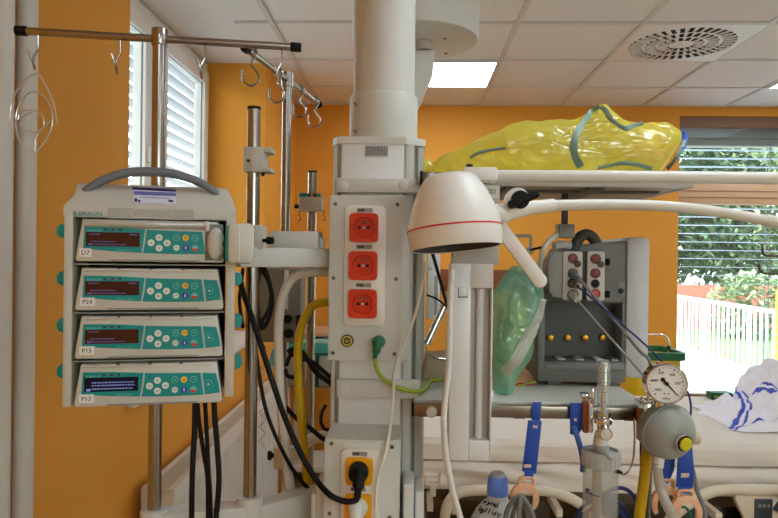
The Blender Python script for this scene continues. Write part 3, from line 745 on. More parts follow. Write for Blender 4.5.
# ------------------------------------------------------------------ rear poles
DC = 1.80
pc = P(285, 260, DC)
zC0, zC1 = P(278, 496, DC).z, P(286, 74, DC).z
s2 = thing('infusion_stand', 'rear steel infusion pole with a long bar running away from the viewer', 'infusion stand', (pc.x, pc.y, zC0))
part('pole', lambda b: cyl(b, (pc.x, pc.y, zC0 + .006), (pc.x, pc.y, zC1), .0125, n=20), STEEL, s2)
part('pole_tip', lambda b: cyl(b, (pc.x, pc.y, zC0), (pc.x, pc.y, zC0 + .007), .013, n=20), BLACK, s2)
part('pole_collar', lambda b: cyl(b, (pc.x, pc.y, P(285, 87, DC).z), (pc.x, pc.y, zC1 + .003), .0155, n=20), STEEL, s2)
d0, d1 = P(245, 52, 1.52), P(318.5, 106, 2.09)
zz = P(285, 80, DC).z; d0.z = d1.z = zz
dd = (d1 - d0).normalized(); tt = (pc.y - d0.y) / dd.y; ox = pc.x - (d0 + dd * tt).x; d0.x += ox; d1.x += ox
part('cross_bar', lambda b: cyl(b, d0, d1, .0085, n=16), STEEL, s2)
for p, s in ((d0, -1), (d1, 1)): part('end_cap', lambda b: cyl(b, p - dd * s * .012, p + dd * s * .006, .0115, n=16, bev=.002), BLACK, s2)
def shook(t, lab):
    q = d0 + (d1 - d0) * t; s = .0021 * 1.06; z = lambda n: V((0, 0, -n * s)); w = lambda n: V((n * s, n * s * .12, 0))
    pts = [q + w(-5.5) + z(2), q + w(-5.2) + z(-3), q + z(-6.2), q + w(4.5) + z(-3), q + w(5.5) + z(2), q + w(2) + z(8), q + w(.5) + z(13), q + w(4) + z(18), q + w(8) + z(24), q + w(7) + z(31), q + z(35), q + w(-7) + z(32), q + w(-9) + z(25), q + w(-8.6) + z(19)]
    wire('bag_hook', lab, 'hook', pts, .0028, STEEL, 's hooks on the rear cross bar')
for t, l in ((.06, 'loose s hook on the rear cross bar, nearest to its black front cap'), (.36, 'loose s hook on the rear cross bar just in front of the pole'), (.68, 'loose s hook on the rear cross bar just behind the pole'), (.93, 'loose s hook at the far end of the rear cross bar')): shook(t, l)
# collar clamp low on rear pole
zk = P(280, 455, DC).z
part('pole_clamp', lambda b: cyl(b, (pc.x, pc.y, P(280, 467, DC).z), (pc.x, pc.y, P(280, 446, DC).z), .024, n=24, bev=.003), WHITE, s2)
part('clamp_knob', lambda b: kn(b, V((pc.x - .02, pc.y - .004, zk)), V((-1, -.2, 0)), .012), BLACK, s2)
part('clamp_arm', lambda b: tube(b, [(pc.x + .02, pc.y, zk), (pc.x + .09, pc.y + .02, zk + .045), (-.146, pc.y - .03, zk + .05)], .016, 10), WHITE, s2)
def spr(b):
    z0, z1 = P(266, 445, DC).z, P(264, 340, DC).z
    qx = P(265, 400, DC); n = 30; tube(b, [(qx.x + .007 * math.cos(i * 1.57), pc.y - .03 + .007 * math.sin(i * 1.57), z0 + (z1 - z0) * i / n / 1.0) for i in range(n)], .0016, 6, True, 3)
o = part('coiled_cable', spr, WHITEH); tag(o, 'thin white coiled lead hanging below the grey device box', 'cable')

DD = 1.86
pd = P(311, 300, DD); zD0, zD1 = P(307, 470, DD).z, P(313, 171, DD).z
s3 = thing('mounting_pole', 'short rear steel pole with white clamp and teal lugs beside the column', 'pole', (pd.x, pd.y, zD0))
part('pole', lambda b: cyl(b, (pd.x, pd.y, zD0), (pd.x, pd.y, zD1 - .004), .0125, n=20), STEEL, s3)
part('pole_cap', lambda b: cyl(b, (pd.x, pd.y, zD1 - .005), (pd.x, pd.y, zD1), .013, n=20), BLACK, s3)
a, c = P(299, 211, DD - .02), P(322, 197, DD - .02)
part('clamp', lambda b: bx(b, (a.x, DD - .025, a.z), (c.x, DD + .02, c.z), None, .003), WHITE, s3)
for x0_, x1_ in ((299, 308), (317, 320.5)):
    a, c = P(x0_, 197.5, DD - .02), P(x1_, 193, DD - .02); part('teal_lug', lambda b: bx(b, (a.x, DD - .02, a.z), (c.x, DD + .015, c.z), None, .002), TEAL, s3)
for x_ in (299.5, 324): 
    e = P(x_, 211, DD - .015); k = P(1, 0, 1)
    part('bag_hook', lambda b: tube(b, [e + V((0, 0, .004)), e - V((0, 0, .012)), e + V((.004, 0, -.02)), e + V((0, 0, -.027)), e + V((-.005, 0, -.022))], .0017, 6), STEEL, s3)
e = P(296, 206.5, DD); part('clamp_knob', lambda b: cyl(b, (e.x - .003, DD - .005, e.z), (e.x + .012, DD - .005, e.z), .006), BLACK, s3)

def X_(px, py): return P(px, py, 1.66).x
def Z_(py): return P(272, py, 1.66).z
# rear equipment box on the rear pole
DE = 1.70
a, c = P(256, 340, DE), P(304, 268, DE)
pm = thing('pole_device', 'grey device box hung on the rear poles behind cable loops', 'device', ((a.x + c.x) / 2, DE, a.z))
part('housing', lambda b: bx(b, (a.x, DE - .04, a.z), (c.x, DE + .03, c.z), None, .004), M('device_grey_beige', (128, 124, 110), .5), pm)
for x, y, r in ((288, 319, .011), (289, 333, .012), (262, 324, .008)):
    e = P(x, y, DE - .04); part('connector', lambda b: cyl(b, (e.x, DE - .039, e.z), (e.x, DE - .047, e.z), r, n=18), BLACK, pm)
e0, e1 = P(296, 336, DE - .041), P(301, 315, DE - .041); part('slot', lambda b: bx(b, (e0.x, DE - .043, e0.z), (e1.x, DE - .038, e1.z)), BLACK, pm)
e0, e1 = P(284, 309, DE - .041), P(288.5, 270, DE - .041); part('hinge_strip', lambda b: bx(b, (e0.x, DE - .046, e0.z), (e1.x, DE - .038, e1.z), None, .001), WHITE, pm)
part('pole_bracket', lambda b: bx(b, (pc.x - .01, DE + .028, a.z + .03), (pc.x + .03, pc.y - .014, a.z + .08)), DARK, pm)
bc = P(272, 366, 1.66)
o = part('blue_clip', lambda b: prism(b, [(X_(268.5, 366), Z_(366)), (X_(274, 367), Z_(367)), (X_(277, 350), Z_(350)), (X_(272, 349), Z_(349))], 1.655, 1.665, bev=.002), M('pale_blue_clip', (120, 196, 214), .4)); tag(o, 'pale blue clip dangling under the grey device box', 'clip')
# teal trolley at the far wall
DT = 4.35
a, c = P(270, 387, DT), P(331, 344, DT)
tr = thing('supply_trolley', 'teal trolley with dark bins against the far wall behind the poles', 'trolley', ((a.x + c.x) / 2, DT + .15, 0))
a.x, c.x = -.82, -.48
TD = M('teal_dark', (0, 104, 92), .5)
part('top_tray', lambda b: bx(b, (a.x, DT, c.z + .045), (c.x, DT + .4, c.z + .075), None, .005), M('tan_tray', (196, 160, 120), .5), tr)
part('top_rim', lambda b: bx(b, (a.x, DT - .01, c.z + .005), (c.x, DT + .4, c.z + .03), None, .004), M('pale_teal', (160, 214, 204), .4), tr)
part('upper_panel', lambda b: bx(b, (a.x, DT, c.z - .06), (c.x, DT + .4, c.z + .006), None, .004), M('mid_teal', (70, 176, 160), .45), tr)
part('lower_panel', lambda b: bx(b, (a.x, DT + .02, a.z), (c.x, DT + .4, c.z - .058), None, .004), TD, tr)
for x in (a.x + .07, a.x + .17, a.x + .27): part('bin', lambda b: bx(b, (x - .035, DT - .05, a.z + .02), (x + .035, DT + .03, c.z - .08), None, .006), M('grey_bin', (150, 148, 138), .5), tr)
for x in (a.x + .02, c.x - .02):
    for y in (DT + .03, DT + .37): part('leg', lambda b: bx(b, (x - .015, y - .015, .06), (x + .015, y + .015, a.z + .005)), WHITE, tr); part('caster', lambda b: cyl(b, (x - .012, y, .03), (x + .012, y, .03), .03), BLACK, tr)
part('base_shelf', lambda b: bx(b, (a.x + .005, DT + .02, .12), (c.x - .005, DT + .39, .16), None, .004), WHITE, tr)
# ------------------------------------------------------------------ ceiling column
def X(px, D, py=300): return P(px, py, D).x
def Z(py, D, px=400): return P(px, py, D).z
cl_ = thing('ceiling_supply_column', 'tall light grey ceiling column with red and yellow power sockets', 'supply column', (X(376, 1.36), 1.37, .9))
zt_ = Z(138.5, 1.29, 378)
def plan(b, pts, z0, z1, bev=0):
    A = [b.verts.new((x, y, z0)) for x, y in pts]; Bq = [b.verts.new((x, y, z1)) for x, y in pts]; n = len(pts)
    b.faces.new(A[::-1]); b.faces.new(Bq)
    for i in range(n): b.faces.new((A[i], A[(i + 1) % n], Bq[(i + 1) % n], Bq[i]))
    if bev: bmesh.ops.bevel(b, geom=b.edges[:], offset=bev, segments=2, affect='EDGES')
xl, xr = X(331, 1.30), X(422.5, 1.31)
def prof():
    L_ = [(X(339, 1.29), 1.29), (X(402, 1.29), 1.29)]
    g = []
    x0, y0, x1, y1 = X(402, 1.29), 1.29, xr, 1.318
    for t, d in ((.0, 0), (.16, 0), (.2, .006), (.3, .006), (.34, 0), (.5, 0), (.54, .007), (.66, .007), (.7, 0), (1, 0)):
        g.append((x0 + (x1 - x0) * t - d * .5, y0 + (y1 - y0) * t + d))
    return L_[:1] + g + [(xr, 1.45), (xl, 1.45), (xl, 1.315), (X(333.5, 1.30), 1.308), (X(334.5, 1.3), 1.308), (X(336, 1.3), 1.296)]
part('body', lambda b: plan(b, prof(), .90, zt_), SIDE, cl_)
part('front_panel', lambda b: bx(b, (X(340, 1.287), 1.285, .91), (X(401.5, 1.287), 1.2905, zt_ - .002), None, .001), PAINTW, cl_)
part('top_cap', lambda b: plan(b, [(X(336, 1.285), 1.283), (X(404, 1.285), 1.283), (xr + .002, 1.315), (xr + .002, 1.455), (xl - .002, 1.455), (xl - .002, 1.312)], zt_ - .012, zt_ + .003, .0012), PAINT, cl_)
part('edge_strip', lambda b: bx(b, (X(404, 1.292), 1.2895, .91), (X(412, 1.3), 1.302, zt_ - .012), None, .001), PAINT, cl_)
part('edge_strip', lambda b: bx(b, (X(332.5, 1.3), 1.296, .91), (X(338, 1.29), 1.305, zt_ - .012), None, .001), PAINT, cl_)
a, c = P(365, 156, 1.284), P(388, 146, 1.284)
lp_ = part('name_plate', lambda b: bx(b, (a.x, 1.2835, a.z), (c.x, 1.286, c.z)), PLATE, cl_)
def marks(b):
    for k, w in enumerate((.75, .85, .7, .9)):
        x = a.x + .003; z = c.z - .0038 - k * .0037
        while x < a.x + (c.x - a.x) * w: bx(b, (x, 1.2831, z - .0007), (x + .002 + .003 * ((k * 7 + int(x * 9000)) % 3) / 2, 1.2836, z + .0007)); x += .0066
part('plate_print', marks, M('plate_print_dark', (70, 70, 70), .6), lp_, sm=0)
for y0, y1 in ((178.5, 192), (381, 397)):
    a, c = P(336.5, y1, 1.27), P(419.5, y0, 1.27)
    bd = part('cross_plate', lambda b: bx(b, (a.x, 1.268, a.z), (c.x, 1.29, c.z), None, .0015), PAINT, cl_)
    for px in (343.5, 403):
        q = P(px, (y0 + y1) / 2, 1.268); part('cover_cap', lambda b: cyl(b, (q.x, 1.269, q.z), (q.x, 1.2665, q.z), S(5, 1.268), bev=.0008), PAINT, bd)
def screw(px, py, D, par):
    q = P(px, py, D)
    part('screw', lambda b: (cyl(b, (q.x, D + .001, q.z), (q.x, D - .001, q.z), S(2.1, D), n=14), bx(b, (q.x - .0022, D - .0013, q.z - .0004), (q.x + .0022, D - .0009, q.z + .0004), None, 0, 1), bx(b, (q.x - .0004, D - .0013, q.z - .0022), (q.x + .0004, D - .0009, q.z + .0022), None, 0, 1)), [M('screw_grey', (120, 120, 116), .35, .6), DARK], par)
# upper socket box
def plan_box(nm, x0, xf, xs, y0, y1, Df, Db):
    return part(nm, lambda b: plan(b, [(X(x0, Df), Df), (X(xf, Df), Df), (X(xs, Df + .012), Df + .012), (X(xs, Df + .012) + .001, Db), (X(x0, Df) - .001, Db)], y0, y1, .0022), PAINT, cl_)
b1_ = plan_box('upper_socket_box', 328.5, 402, 408.5, Z(361, 1.26, 366), Z(195.5, 1.26, 366), 1.26, 1.292)
for p in ((335.5, 204), (397.5, 204.5), (333.5, 278), (396, 279), (333, 353), (394.5, 354)): screw(*p, 1.26, b1_)
def fplate(nm, x0, y0, x1, y1, D, par, r=6):
    a, c = P(x0, y1, D), P(x1, y0, D)
    return part(nm, lambda b: prism(b, rrect(a.x, a.z, c.x, c.z, S(r, D)), D - .007, D + .001, bev=.0022), IVORY, par)
fplate('socket_frame', 343.5, 206, 386, 325.5, 1.26, b1_)
WELLR = M('red_socket_well', (196, 40, 6), .35); 
def socket(px, py, D, par, m, half=14.6):
    q = P(px, py, D); h = S(half, D); y = D - .007
    def f(b):
        n = 48; o_ = []
        for i in range(n):
            an = 2 * math.pi * i / n; c_, s_ = math.cos(an), math.sin(an); rr = (abs(c_) ** 9 + abs(s_) ** 9) ** (-1 / 9)
            o_.append((q.x + h * rr * c_, q.z + h * rr * s_))
        rw = h * .72
        # plate with a round well 9 mm deep
        A = [b.verts.new((x, y + .001, z)) for x, z in o_]; A2 = [b.verts.new((q.x + (x - q.x) * .96, y - .0078, q.z + (z - q.z) * .96)) for x, z in o_]
        C = []; C2 = []
        for x, z in o_:
            an = math.atan2(z - q.z, x - q.x)
            C.append(b.verts.new((q.x + rw * math.cos(an), y - .0076, q.z + rw * math.sin(an))))
            C2.append(b.verts.new((q.x + rw * .93 * math.cos(an), y - .0006, q.z + rw * .93 * math.sin(an))))
        for i in range(n):
            j = (i + 1) % n
            b.faces.new((A[i], A[j], A2[j], A2[i])); b.faces.new((A2[i], A2[j], C[j], C[i])); b.faces.new((C[i], C[j], C2[j], C2[i]))
        b.faces.new(C2)
        w = y - .0006
        for dx in (-.42, .42): cyl(b, (q.x + dx * rw, w + .001, q.z), (q.x + dx * rw, w - .0004, q.z), h * .115, n=14, mi=1)
        cyl(b, (q.x, w + .001, q.z), (q.x, w - .0006, q.z), h * .085, n=12, mi=2)
        cyl(b, (q.x, w + .001, q.z + rw * .50), (q.x, w - .0004, q.z + rw * .50), h * .12, n=14, mi=3)
        cyl(b, (q.x, w + .001, q.z + rw * .50), (q.x, w - .007, q.z + rw * .50), h * .06, n=10, mi=4)
    return part('red_socket' if m is REDS else 'yellow_socket', f, [m, BLACK, M('screw_light', (190, 214, 214), .3, .5), DARK, STEEL], par)
def nplate(px, py, D, par, w=7.6):
    q = P(px, py, D); y = D - .0075
    t = part('socket_label', lambda b: (bx(b, (q.x - S(w, D), y - .0006, q.z - S(2, D)), (q.x + S(w, D), y + .001, q.z + S(2, D))), bx(b, (q.x - S(w - 1, D), y - .001, q.z - S(1.2, D)), (q.x - S(.2, D), y - .0004, q.z + S(1.2, D)), None, 0, 1)), [PLATE, M('plate_print_dark', (70, 70, 70), .6)], par)
for px, py, ly in ((364.2, 227.8, 210.4), (363.4, 265.6, 247), (362.8, 303.6, 285)):
    socket(px, py, 1.26, b1_, REDS); nplate(px + 1, ly, 1.26, b1_)
def gpost(px, py, D, par):
    q = P(px, py, D)
    part('earth_terminal', lambda b: (cyl(b, (q.x, D + .001, q.z), (q.x, D - .004, q.z), S(6.3, D), n=24, bev=.001), lathe(b, [(S(5, D), 0), (S(5, D), .0008), (S(3.6, D), .0008), (S(3.6, D), 0)], Matrix.Translation((q.x, D - .0035, q.z)) @ Matrix.Rotation(R(90), 4, 'X'), 24, 1), cyl(b, (q.x, D - .003, q.z), (q.x, D - .006, q.z), S(2.2, D), n=14, mi=2)), [M('terminal_dark_green', (18, 44, 30), .4), M('terminal_yellow', (220, 190, 40), .4), STEEL], par)
gpost(347.3, 340.6, 1.26, b1_); gpost(379, 341.5, 1.26, b1_)
# lower socket box
zt2 = Z(440.5, 1.17, 360)
b2_ = plan_box('lower_socket_box', 326, 393, 402, .93, zt2, 1.17, 1.292)
for p in ((331.5, 443.5), (392, 447), (329.5, 513.5), (389.5, 517.5)): screw(*p, 1.17, b2_)
fplate('socket_frame', 340, 448.5, 380.5, 560, 1.17, b2_)
socket(359.5, 469.5, 1.17, b2_, YELS, 13.8); socket(358.5, 505.5, 1.17, b2_, YELS, 13.8); nplate(360, 452.5, 1.17, b2_); nplate(358.5, 487.8, 1.17, b2_)
def smod(x0, x1, y0, D, dp, nm='side_socket_module'):
    part(nm, lambda b: bx(b, (X(x0, D, 500), D, .95), (X(x1, D, 500), D + dp, Z(y0, D, x0)), None, .004), PAINTW, cl_)
smod(316, 327.5, 482, 1.20, .06); smod(311, 317.5, 494, 1.21, .05); smod(403, 414, 484, 1.20, .08); smod(415, 424, 491, 1.22, .08)
# riser
xc = X(384.3, 1.36, 60); rz = S(30.6, 1.36)
part('riser_tube', lambda b: cyl(b, (xc, 1.36, zt_ + .05), (xc, 1.36, ZC), rz, n=48), PAINT, cl_)
part('riser_flange', lambda b: cyl(b, (xc, 1.36, zt_ + .002), (xc, 1.36, Z(91, 1.30, 384)), S(33.9, 1.36), n=48, bev=.0015), PAINT, cl_)
for py in (104, 131): q = P(356, py, 1.31); part('flange_screw', lambda b: cyl(b, (q.x, q.y + .012, q.z), (q.x - .002, q.y - .006, q.z), .0025, n=10), MATS['screw_grey'], cl_)

# ceiling hub behind the column, with the arm that carries the rear column
D0 = 2.34; hc = P(415.5, 42.5, D0)
hb = thing('rear_supply_column', 'rear supply column hanging from the round white ceiling hub behind the front column', 'supply column', (hc.x, D0, ZC))
part('ceiling_hub', lambda b: lathe(b, [(.205, 0), (.216, .003), (.22, .012), (.22, ZC - hc.z - .001)], Matrix.Translation((hc.x, D0, hc.z)), 64), PAINT, hb)
for px, py in ((445, 35), (446, 55)): q = P(px, py, D0 - .05 if py < 50 else D0 + .12); part('hub_bolt', lambda b: cyl(b, (q.x, q.y, hc.z + .001), (q.x, q.y, hc.z - .004), .006, n=12), MATS['screw_grey'], hb)
nx = X(424.5, D0, 45)
part('hub_neck', lambda b: cyl(b, (nx, D0, hc.z - .03), (nx, D0, hc.z + .002), .031, n=28), PAINT, hb)
g = lambda x, y: (X(x, D0 - .04, y), Z(y, D0 - .04, x))
part('hub_arm', lambda b: prism(b, [g(435.5, 50), g(433, 72), g(421, 100), g(395, 150), g(372, 150), g(372, 50)], D0 - .04, D0 + .04, bev=.004), PAINT, hb)
part('column_head', lambda b: bx(b, (X(359, 1.8), 1.64, Z(190, 1.7)), (X(400, 1.8), D0 + .04, Z(150, 2.3, 380)), None, .01), PAINT, hb)
part('column_body', lambda b: bx(b, (X(359, 1.8), 1.64, .9), (X(425.5, 1.64), 1.82, Z(190, 1.7)), None, .006), M('beige_column', (196, 182, 160), .45), hb)

# ------------------------------------------------------------------ shelves
DS = 1.25
sh = thing('equipment_shelf', 'upper grey equipment shelf carrying the yellow plastic bag', 'shelf', P(560, 190, 1.4))
zsf = P(600, 186.3, DS).z; xsl, xsr = xr + .004, P(694, 188, DS).x; DSb = 1.53
TRAY = M('shelf_grey_metal', (150, 150, 142), .4, .2); TRAYL = M('shelf_edge_light', (206, 204, 196), .4)
part('tray', lambda b: bx(b, (xsl, DS + .004, zsf + .001), (xsr - .004, DSb - .004, zsf + .012)), TRAY, sh)
def rim(b, z0, z1, x0, x1, y0, y1, w=.008):
    bx(b, (x0, y0, z0), (x1, y0 + w, z1), None, .001); bx(b, (x0, y1 - w, z0), (x1, y1, z1), None, .001); bx(b, (x1 - w, y0 + w, z0), (x1, y1 - w, z1), None, .001)
part('edge_rim', lambda b: rim(b, zsf - .001, zsf + .022, xsl, xsr, DS, DSb), TRAYL, sh)
for x in (.3, .62): part('tray_rib', lambda b: bx(b, (xsl + (xsr - xsl) * x, DS + .02, zsf - .006), (xsl + (xsr - xsl) * x + .03, DSb - .02, zsf + .002), None, .002), M('shelf_rib', (110, 112, 106), .5), sh)
part('tray_channel', lambda b: bx(b, (xsl + .02, DS + .09, zsf - .004), (xsr - .03, DS + .12, zsf + .002), None, .001), MATS['shelf_rib'], sh)
part('end_bracket', lambda b: bx(b, (X(421, 1.24, 178) + .002, DS - .012, Z(185, 1.24, 430)), (X(441, 1.24, 178), DS + .05, Z(172, 1.24, 430)), None, .001), RAILM, sh)
part('bracket_cap', lambda b: bx(b, (X(420, 1.24, 178), DS - .013, Z(185.5, 1.24, 430)), (X(423, 1.24, 178), DS + .03, Z(171, 1.24, 430)), None, .001), BLACK, sh)
ls = thing('equipment_shelf', 'lower equipment shelf with steel side rail carrying the monitor', 'shelf', P(540, 400, 1.4))
SHT = M('shelf_white_gloss', (206, 206, 194), .18, 0, .03, 8)
zls = P(560, 402, DS).z; xll, xlr = X(414.5, DS, 400), P(648, 404, DS).x; DLb = 1.63
part('tray', lambda b: bx(b, (xll, DS, zls - .008), (xlr, DLb, zls), None, .002), SHT, ls)
a, c = P(416, 417.5, 1.235), P(647, 405, 1.235)
rl = part('side_rail', lambda b: bx(b, (xll - .002, 1.231, P(530, 417.8, 1.235).z), (xlr + .002, 1.241, P(530, 405.5, 1.235).z), None, .001), RAILM, ls)
part('rail_end', lambda b: bx(b, (xll - .005, 1.229, P(530, 418.2, 1.235).z), (xll - .001, 1.244, P(530, 405, 1.235).z)), BLACK, ls)
for px in (425, 520, 630): part('rail_spacer', lambda b: bx(b, (X(px, DS) - .01, 1.24, zls - .03), (X(px, DS) + .01, 1.3, zls - .007)), DARK, ls)
q = P(431.5, 411.3, 1.231); part('rail_knob', lambda b: cyl(b, (q.x, 1.232, q.z), (q.x, 1.221, q.z), S(5.6, 1.22), n=24, bev=.0015), WHITE, ls)
part('under_plate', lambda b: bx(b, (X(434, 1.26), 1.27, zls - .034), (X(445, 1.26), 1.5, zls - .01)), DARK, ls)
# lowest tray, under the bottle
lt_ = thing('equipment_shelf', 'lowest tray under the bottle with the blue cap', 'shelf', (.2, 1.3, .85))
zlt = .86
part('tray', lambda b: bx(b, (xr + .004, 1.12, zlt - .015), (.62, 1.6, zlt), None, .002), SHT, lt_)

# ------------------------------------------------------------------ vertical lamp panel (front) with slot and tube
PANW = M('panel_white', (222, 223, 220), .3); PANG = M('panel_grey', (178, 178, 170), .4)
DPN = 1.165
vp = thing('strip_lamp', 'tall white strip lamp with long slot and square switch hanging before the shelves', 'strip lamp', P(471, 461, DPN))
a, c = P(450, 461, DPN), P(494.5, 264, DPN)
xa, xb, za, zb_ = X(449.4, DPN, 360), X(492.2, DPN, 360), P(468, 461, DPN).z, P(473, 264, DPN).z
sx0, sx1, sz0, sz1 = X(470, DPN, 360), X(490.5, DPN, 360), P(480, 441, DPN).z, P(483, 288, DPN).z
def panel(b):
    bx(b, (xa, DPN, za), (sx0, DPN + .045, zb_), None, .0018); bx(b, (sx1, DPN, za), (xb, DPN + .045, zb_), None, .0012)
    bx(b, (sx0, DPN, za), (sx1, DPN + .045, sz0), None, .0008); bx(b, (sx0, DPN, sz1), (sx1, DPN + .045, zb_), None, .0008); bx(b, (sx0, DPN + .03, sz0), (sx1, DPN + .045, sz1))
part('housing', panel, PANW, vp)
REFL = M('slot_reflector', (196, 196, 192), .2, .4)
part('reflector', lambda b: prism(b, [(sx0 + .0005, 0), (sx1 - .0005, 0), (sx1 - .0005, sz1 - sz0), (sx0 + .0005, sz1 - sz0)], DPN + .024, DPN + .029, Matrix.Translation((0, 0, sz0))), REFL, vp)
part('lamp_tube', lambda b: cyl(b, ((sx0 + sx1) / 2, DPN + .014, sz0 + .002), ((sx0 + sx1) / 2, DPN + .014, sz1 - .002), .0065, n=16), M('lamp_tube_white', (214, 214, 214), .25), vp)
part('upper_housing', lambda b: bx(b, (X(451.5, DPN + .012, 300), DPN + .012, zb_ - .002), (X(498.6, DPN + .012, 300) , DPN + .05, Z(184.6, DPN + .012, 475)), None, .002), PANG, vp)
a, c = P(457.8, 297.5, DPN), P(468, 287.6, DPN)
sw = part('switch_frame', lambda b: bx(b, (a.x, DPN - .0006, a.z), (c.x, DPN + .002, c.z), None, .0005), DARK, vp)
part('switch_key', lambda b: bx(b, (a.x + .0012, DPN - .0018, a.z + .0016), (c.x - .0008, DPN, c.z - .0004), None, .0006), PANW, sw)
q = P(488.8, 193.6, DPN + .0105)
n1 = part('number_plate', lambda b: bx(b, (X(479, DPN + .01, 190), DPN + .0105, Z(198, DPN + .01, 480)), (X(499.4, DPN + .01, 190), DPN + .013, Z(185.2, DPN + .01, 480)), None, .0004), M('plate_light', (212, 210, 200), .5), vp)
text('number_lettering', '201', .0128, Matrix.Translation((q.x - .0018, DPN + .0100, q.z - .0006)), INK, n1, sx=.78)
# rear strip lamp, same kind
DQ = 1.72
xa2, xb2, za2, zb2 = X(427.5, DQ, 290), X(440, DQ, 290), Z(319, DQ, 433), Z(232, DQ, 433)
v2 = thing('strip_lamp', 'second white strip lamp seen as a sliver between column and front strip lamp', 'strip lamp', ((xa2 + xb2) / 2, DQ, za2))
part('housing', lambda b: bx(b, (xa2, DQ, za2), (xb2 + .0, DQ + .045, zb2), None, .002), PANW, v2)
part('lamp_slot', lambda b: bx(b, (X(434, DQ), DQ - .0006, za2 + .01), (X(437.5, DQ), DQ + .002, Z(275, DQ))), REFL, v2)
a, c = P(429, 270, DQ), P(431.6, 267, DQ); part('switch_key', lambda b: bx(b, (a.x, DQ - .0015, a.z), (c.x, DQ, c.z)), PANG, v2)
part('column_bracket', lambda b: bx(b, (xa2 + .005, DQ + .044, za2 + .05), (xb2 - .005, DQ + .12, za2 + .1)), PANG, v2)

# ------------------------------------------------------------------ exam lamp
DL = 1.075; s = DL / F
lc = P(453, 212, DL)
LM = Matrix.Translation(lc) @ Matrix.Rotation(R(-5.5), 4, 'Y') @ Matrix.Rotation(R(-5), 4, 'X')
lm = thing('exam_lamp', 'white bell shaped examination lamp with red ring on a jointed arm', 'examination lamp', Matrix.Translation(lc))
LW = M('lamp_white', (228, 225, 216), .38)
part('lamp_head', lambda b: lathe(b, [(r * s, z * s) for r, z in ((43.2, -36), (45, -36.6), (46, -34), (47, -24), (47, -18), (46.4, -12), (44, -3), (40.6, 7), (36.2, 17), (31.5, 26), (28, 31.5), (25.5, 34.5), (22.5, 36.2), (18, 36.8), (1, 37))], LM, 64, closed=False), LW, lm)
part('lamp_interior', lambda b: lathe(b, [(r * s, z * s) for r, z in ((43.2, -36), (42, -30), (38, -22), (1, -18))], LM, 48, closed=False), M('lamp_interior_dark', (60, 60, 60), .35), lm)
part('red_ring', lambda b: lathe(b, [(r * s, z * s) for r, z in ((46.6, -18.2), (47.35, -18.1), (47.35, -16.5), (46.6, -16.3))], LM, 64, closed=False), M('red_line', (206, 36, 44), .4), lm)
jq = P(500, 214, DL)
part('head_joint', lambda b: (cyl(b, P(493, 213, DL), P(509, 216, DL - .0), S(9.5, DL), n=24, bev=.002), cyl(b, P(505, 222, DL), P(500, 204, DL), S(7, DL), n=20, bev=.002)), LW, lm)
hk = P(517, 200, DL + .0)
part('joint_hub', lambda b: cyl(b, (hk.x, hk.y + .02, hk.z), (hk.x - .001, hk.y - .014, hk.z), S(11.5, DL), n=32, bev=.002), LW, lm)
def wing(b):
    q = P(520.5, 199.5, DL - .018)
    cyl(b, (q.x, q.y + .008, q.z), (q.x, q.y - .002, q.z), S(9, DL), n=24, bev=.002)
    p0, p1 = P(511.5, 204.5, DL - .026), P(536, 194.5, DL - .026)
    tube(b, [p0, p0.lerp(p1, .3), p0.lerp(p1, .6), p1], [.0068, .0072, .0066, .0058], 12, False)
    bmesh.ops.create_uvsphere(b, u_segments=12, v_segments=8, radius=.0068, matrix=Matrix.Translation(p0)); bmesh.ops.create_uvsphere(b, u_segments=12, v_segments=8, radius=.0058, matrix=Matrix.Translation(p1))
part('locking_knob', wing, BLACK, lm)
part('arm_sleeve', lambda b: tube(b, [P(505, 215, DL), P(518, 211, DL), P(530, 208, DL + .006), P(553.5, 205.2, DL + .02)], [S(7.2, DL), S(7.2, DL), S(6.9, DL), S(6.9, DL)], 20), LW, lm)
arm = [P(550, 205.4, DL + .018), P(585, 204.7, DL + .03), P(620, 204.7, DL + .04), P(660, 206, DL + .05), P(700, 209.5, DL + .06), P(740, 215.5, DL + .07), P(775, 222, DL + .08)]
part('forearm', lambda b: tube(b, arm, S(5.4, 1.11), 20), TUBEP, lm)
el = P(812, 229, DL + .09); up = P(812, 178.6, 1.165)
part('forearm_end', lambda b: tube(b, [P(764, 220, DL + .078), P(790, 225, DL + .084), el], S(6.2, 1.14), 18), TUBEP, lm)
part('elbow', lambda b: cyl(b, (el.x, el.y, el.z - .02), (el.x, el.y, up.z + .02), .02, n=24, bev=.003), TUBEP, lm)
um = P(488, 176.2, DPN + .015)
part('upper_arm', lambda b: tube(b, [P(484, 176, DPN + .013), P(600, 176.6, DPN + .005), P(700, 177.6, DPN - .002), V((el.x, el.y, P(812, 178.6, 1.165).z))], S(6.2, DPN), 20, False), TUBEP, lm)
part('arm_mount', lambda b: (bx(b, (X(463.5, DPN - .005, 175), DPN - .006, Z(181, DPN, 480)), (X(497, DPN, 175), DPN + .04, Z(167.3, DPN, 480)), None, .003), cyl(b, (X(489, DPN, 175), DPN + .014, Z(182.6, DPN, 480)), (X(489, DPN, 175), DPN + .014, Z(167, DPN, 480)), S(7.5, DPN), n=24, bev=.002)), LW, lm)
q = P(460.5, 166.5, DPN + .02); part('mount_screw', lambda b: cyl(b, (X(470, DPN + .02, 165), DPN + .03, Z(168, DPN + .02, 470)), (X(470, DPN + .02, 165), DPN + .03, Z(163.5, DPN + .02, 470)), .006, n=14), DARK, lm)
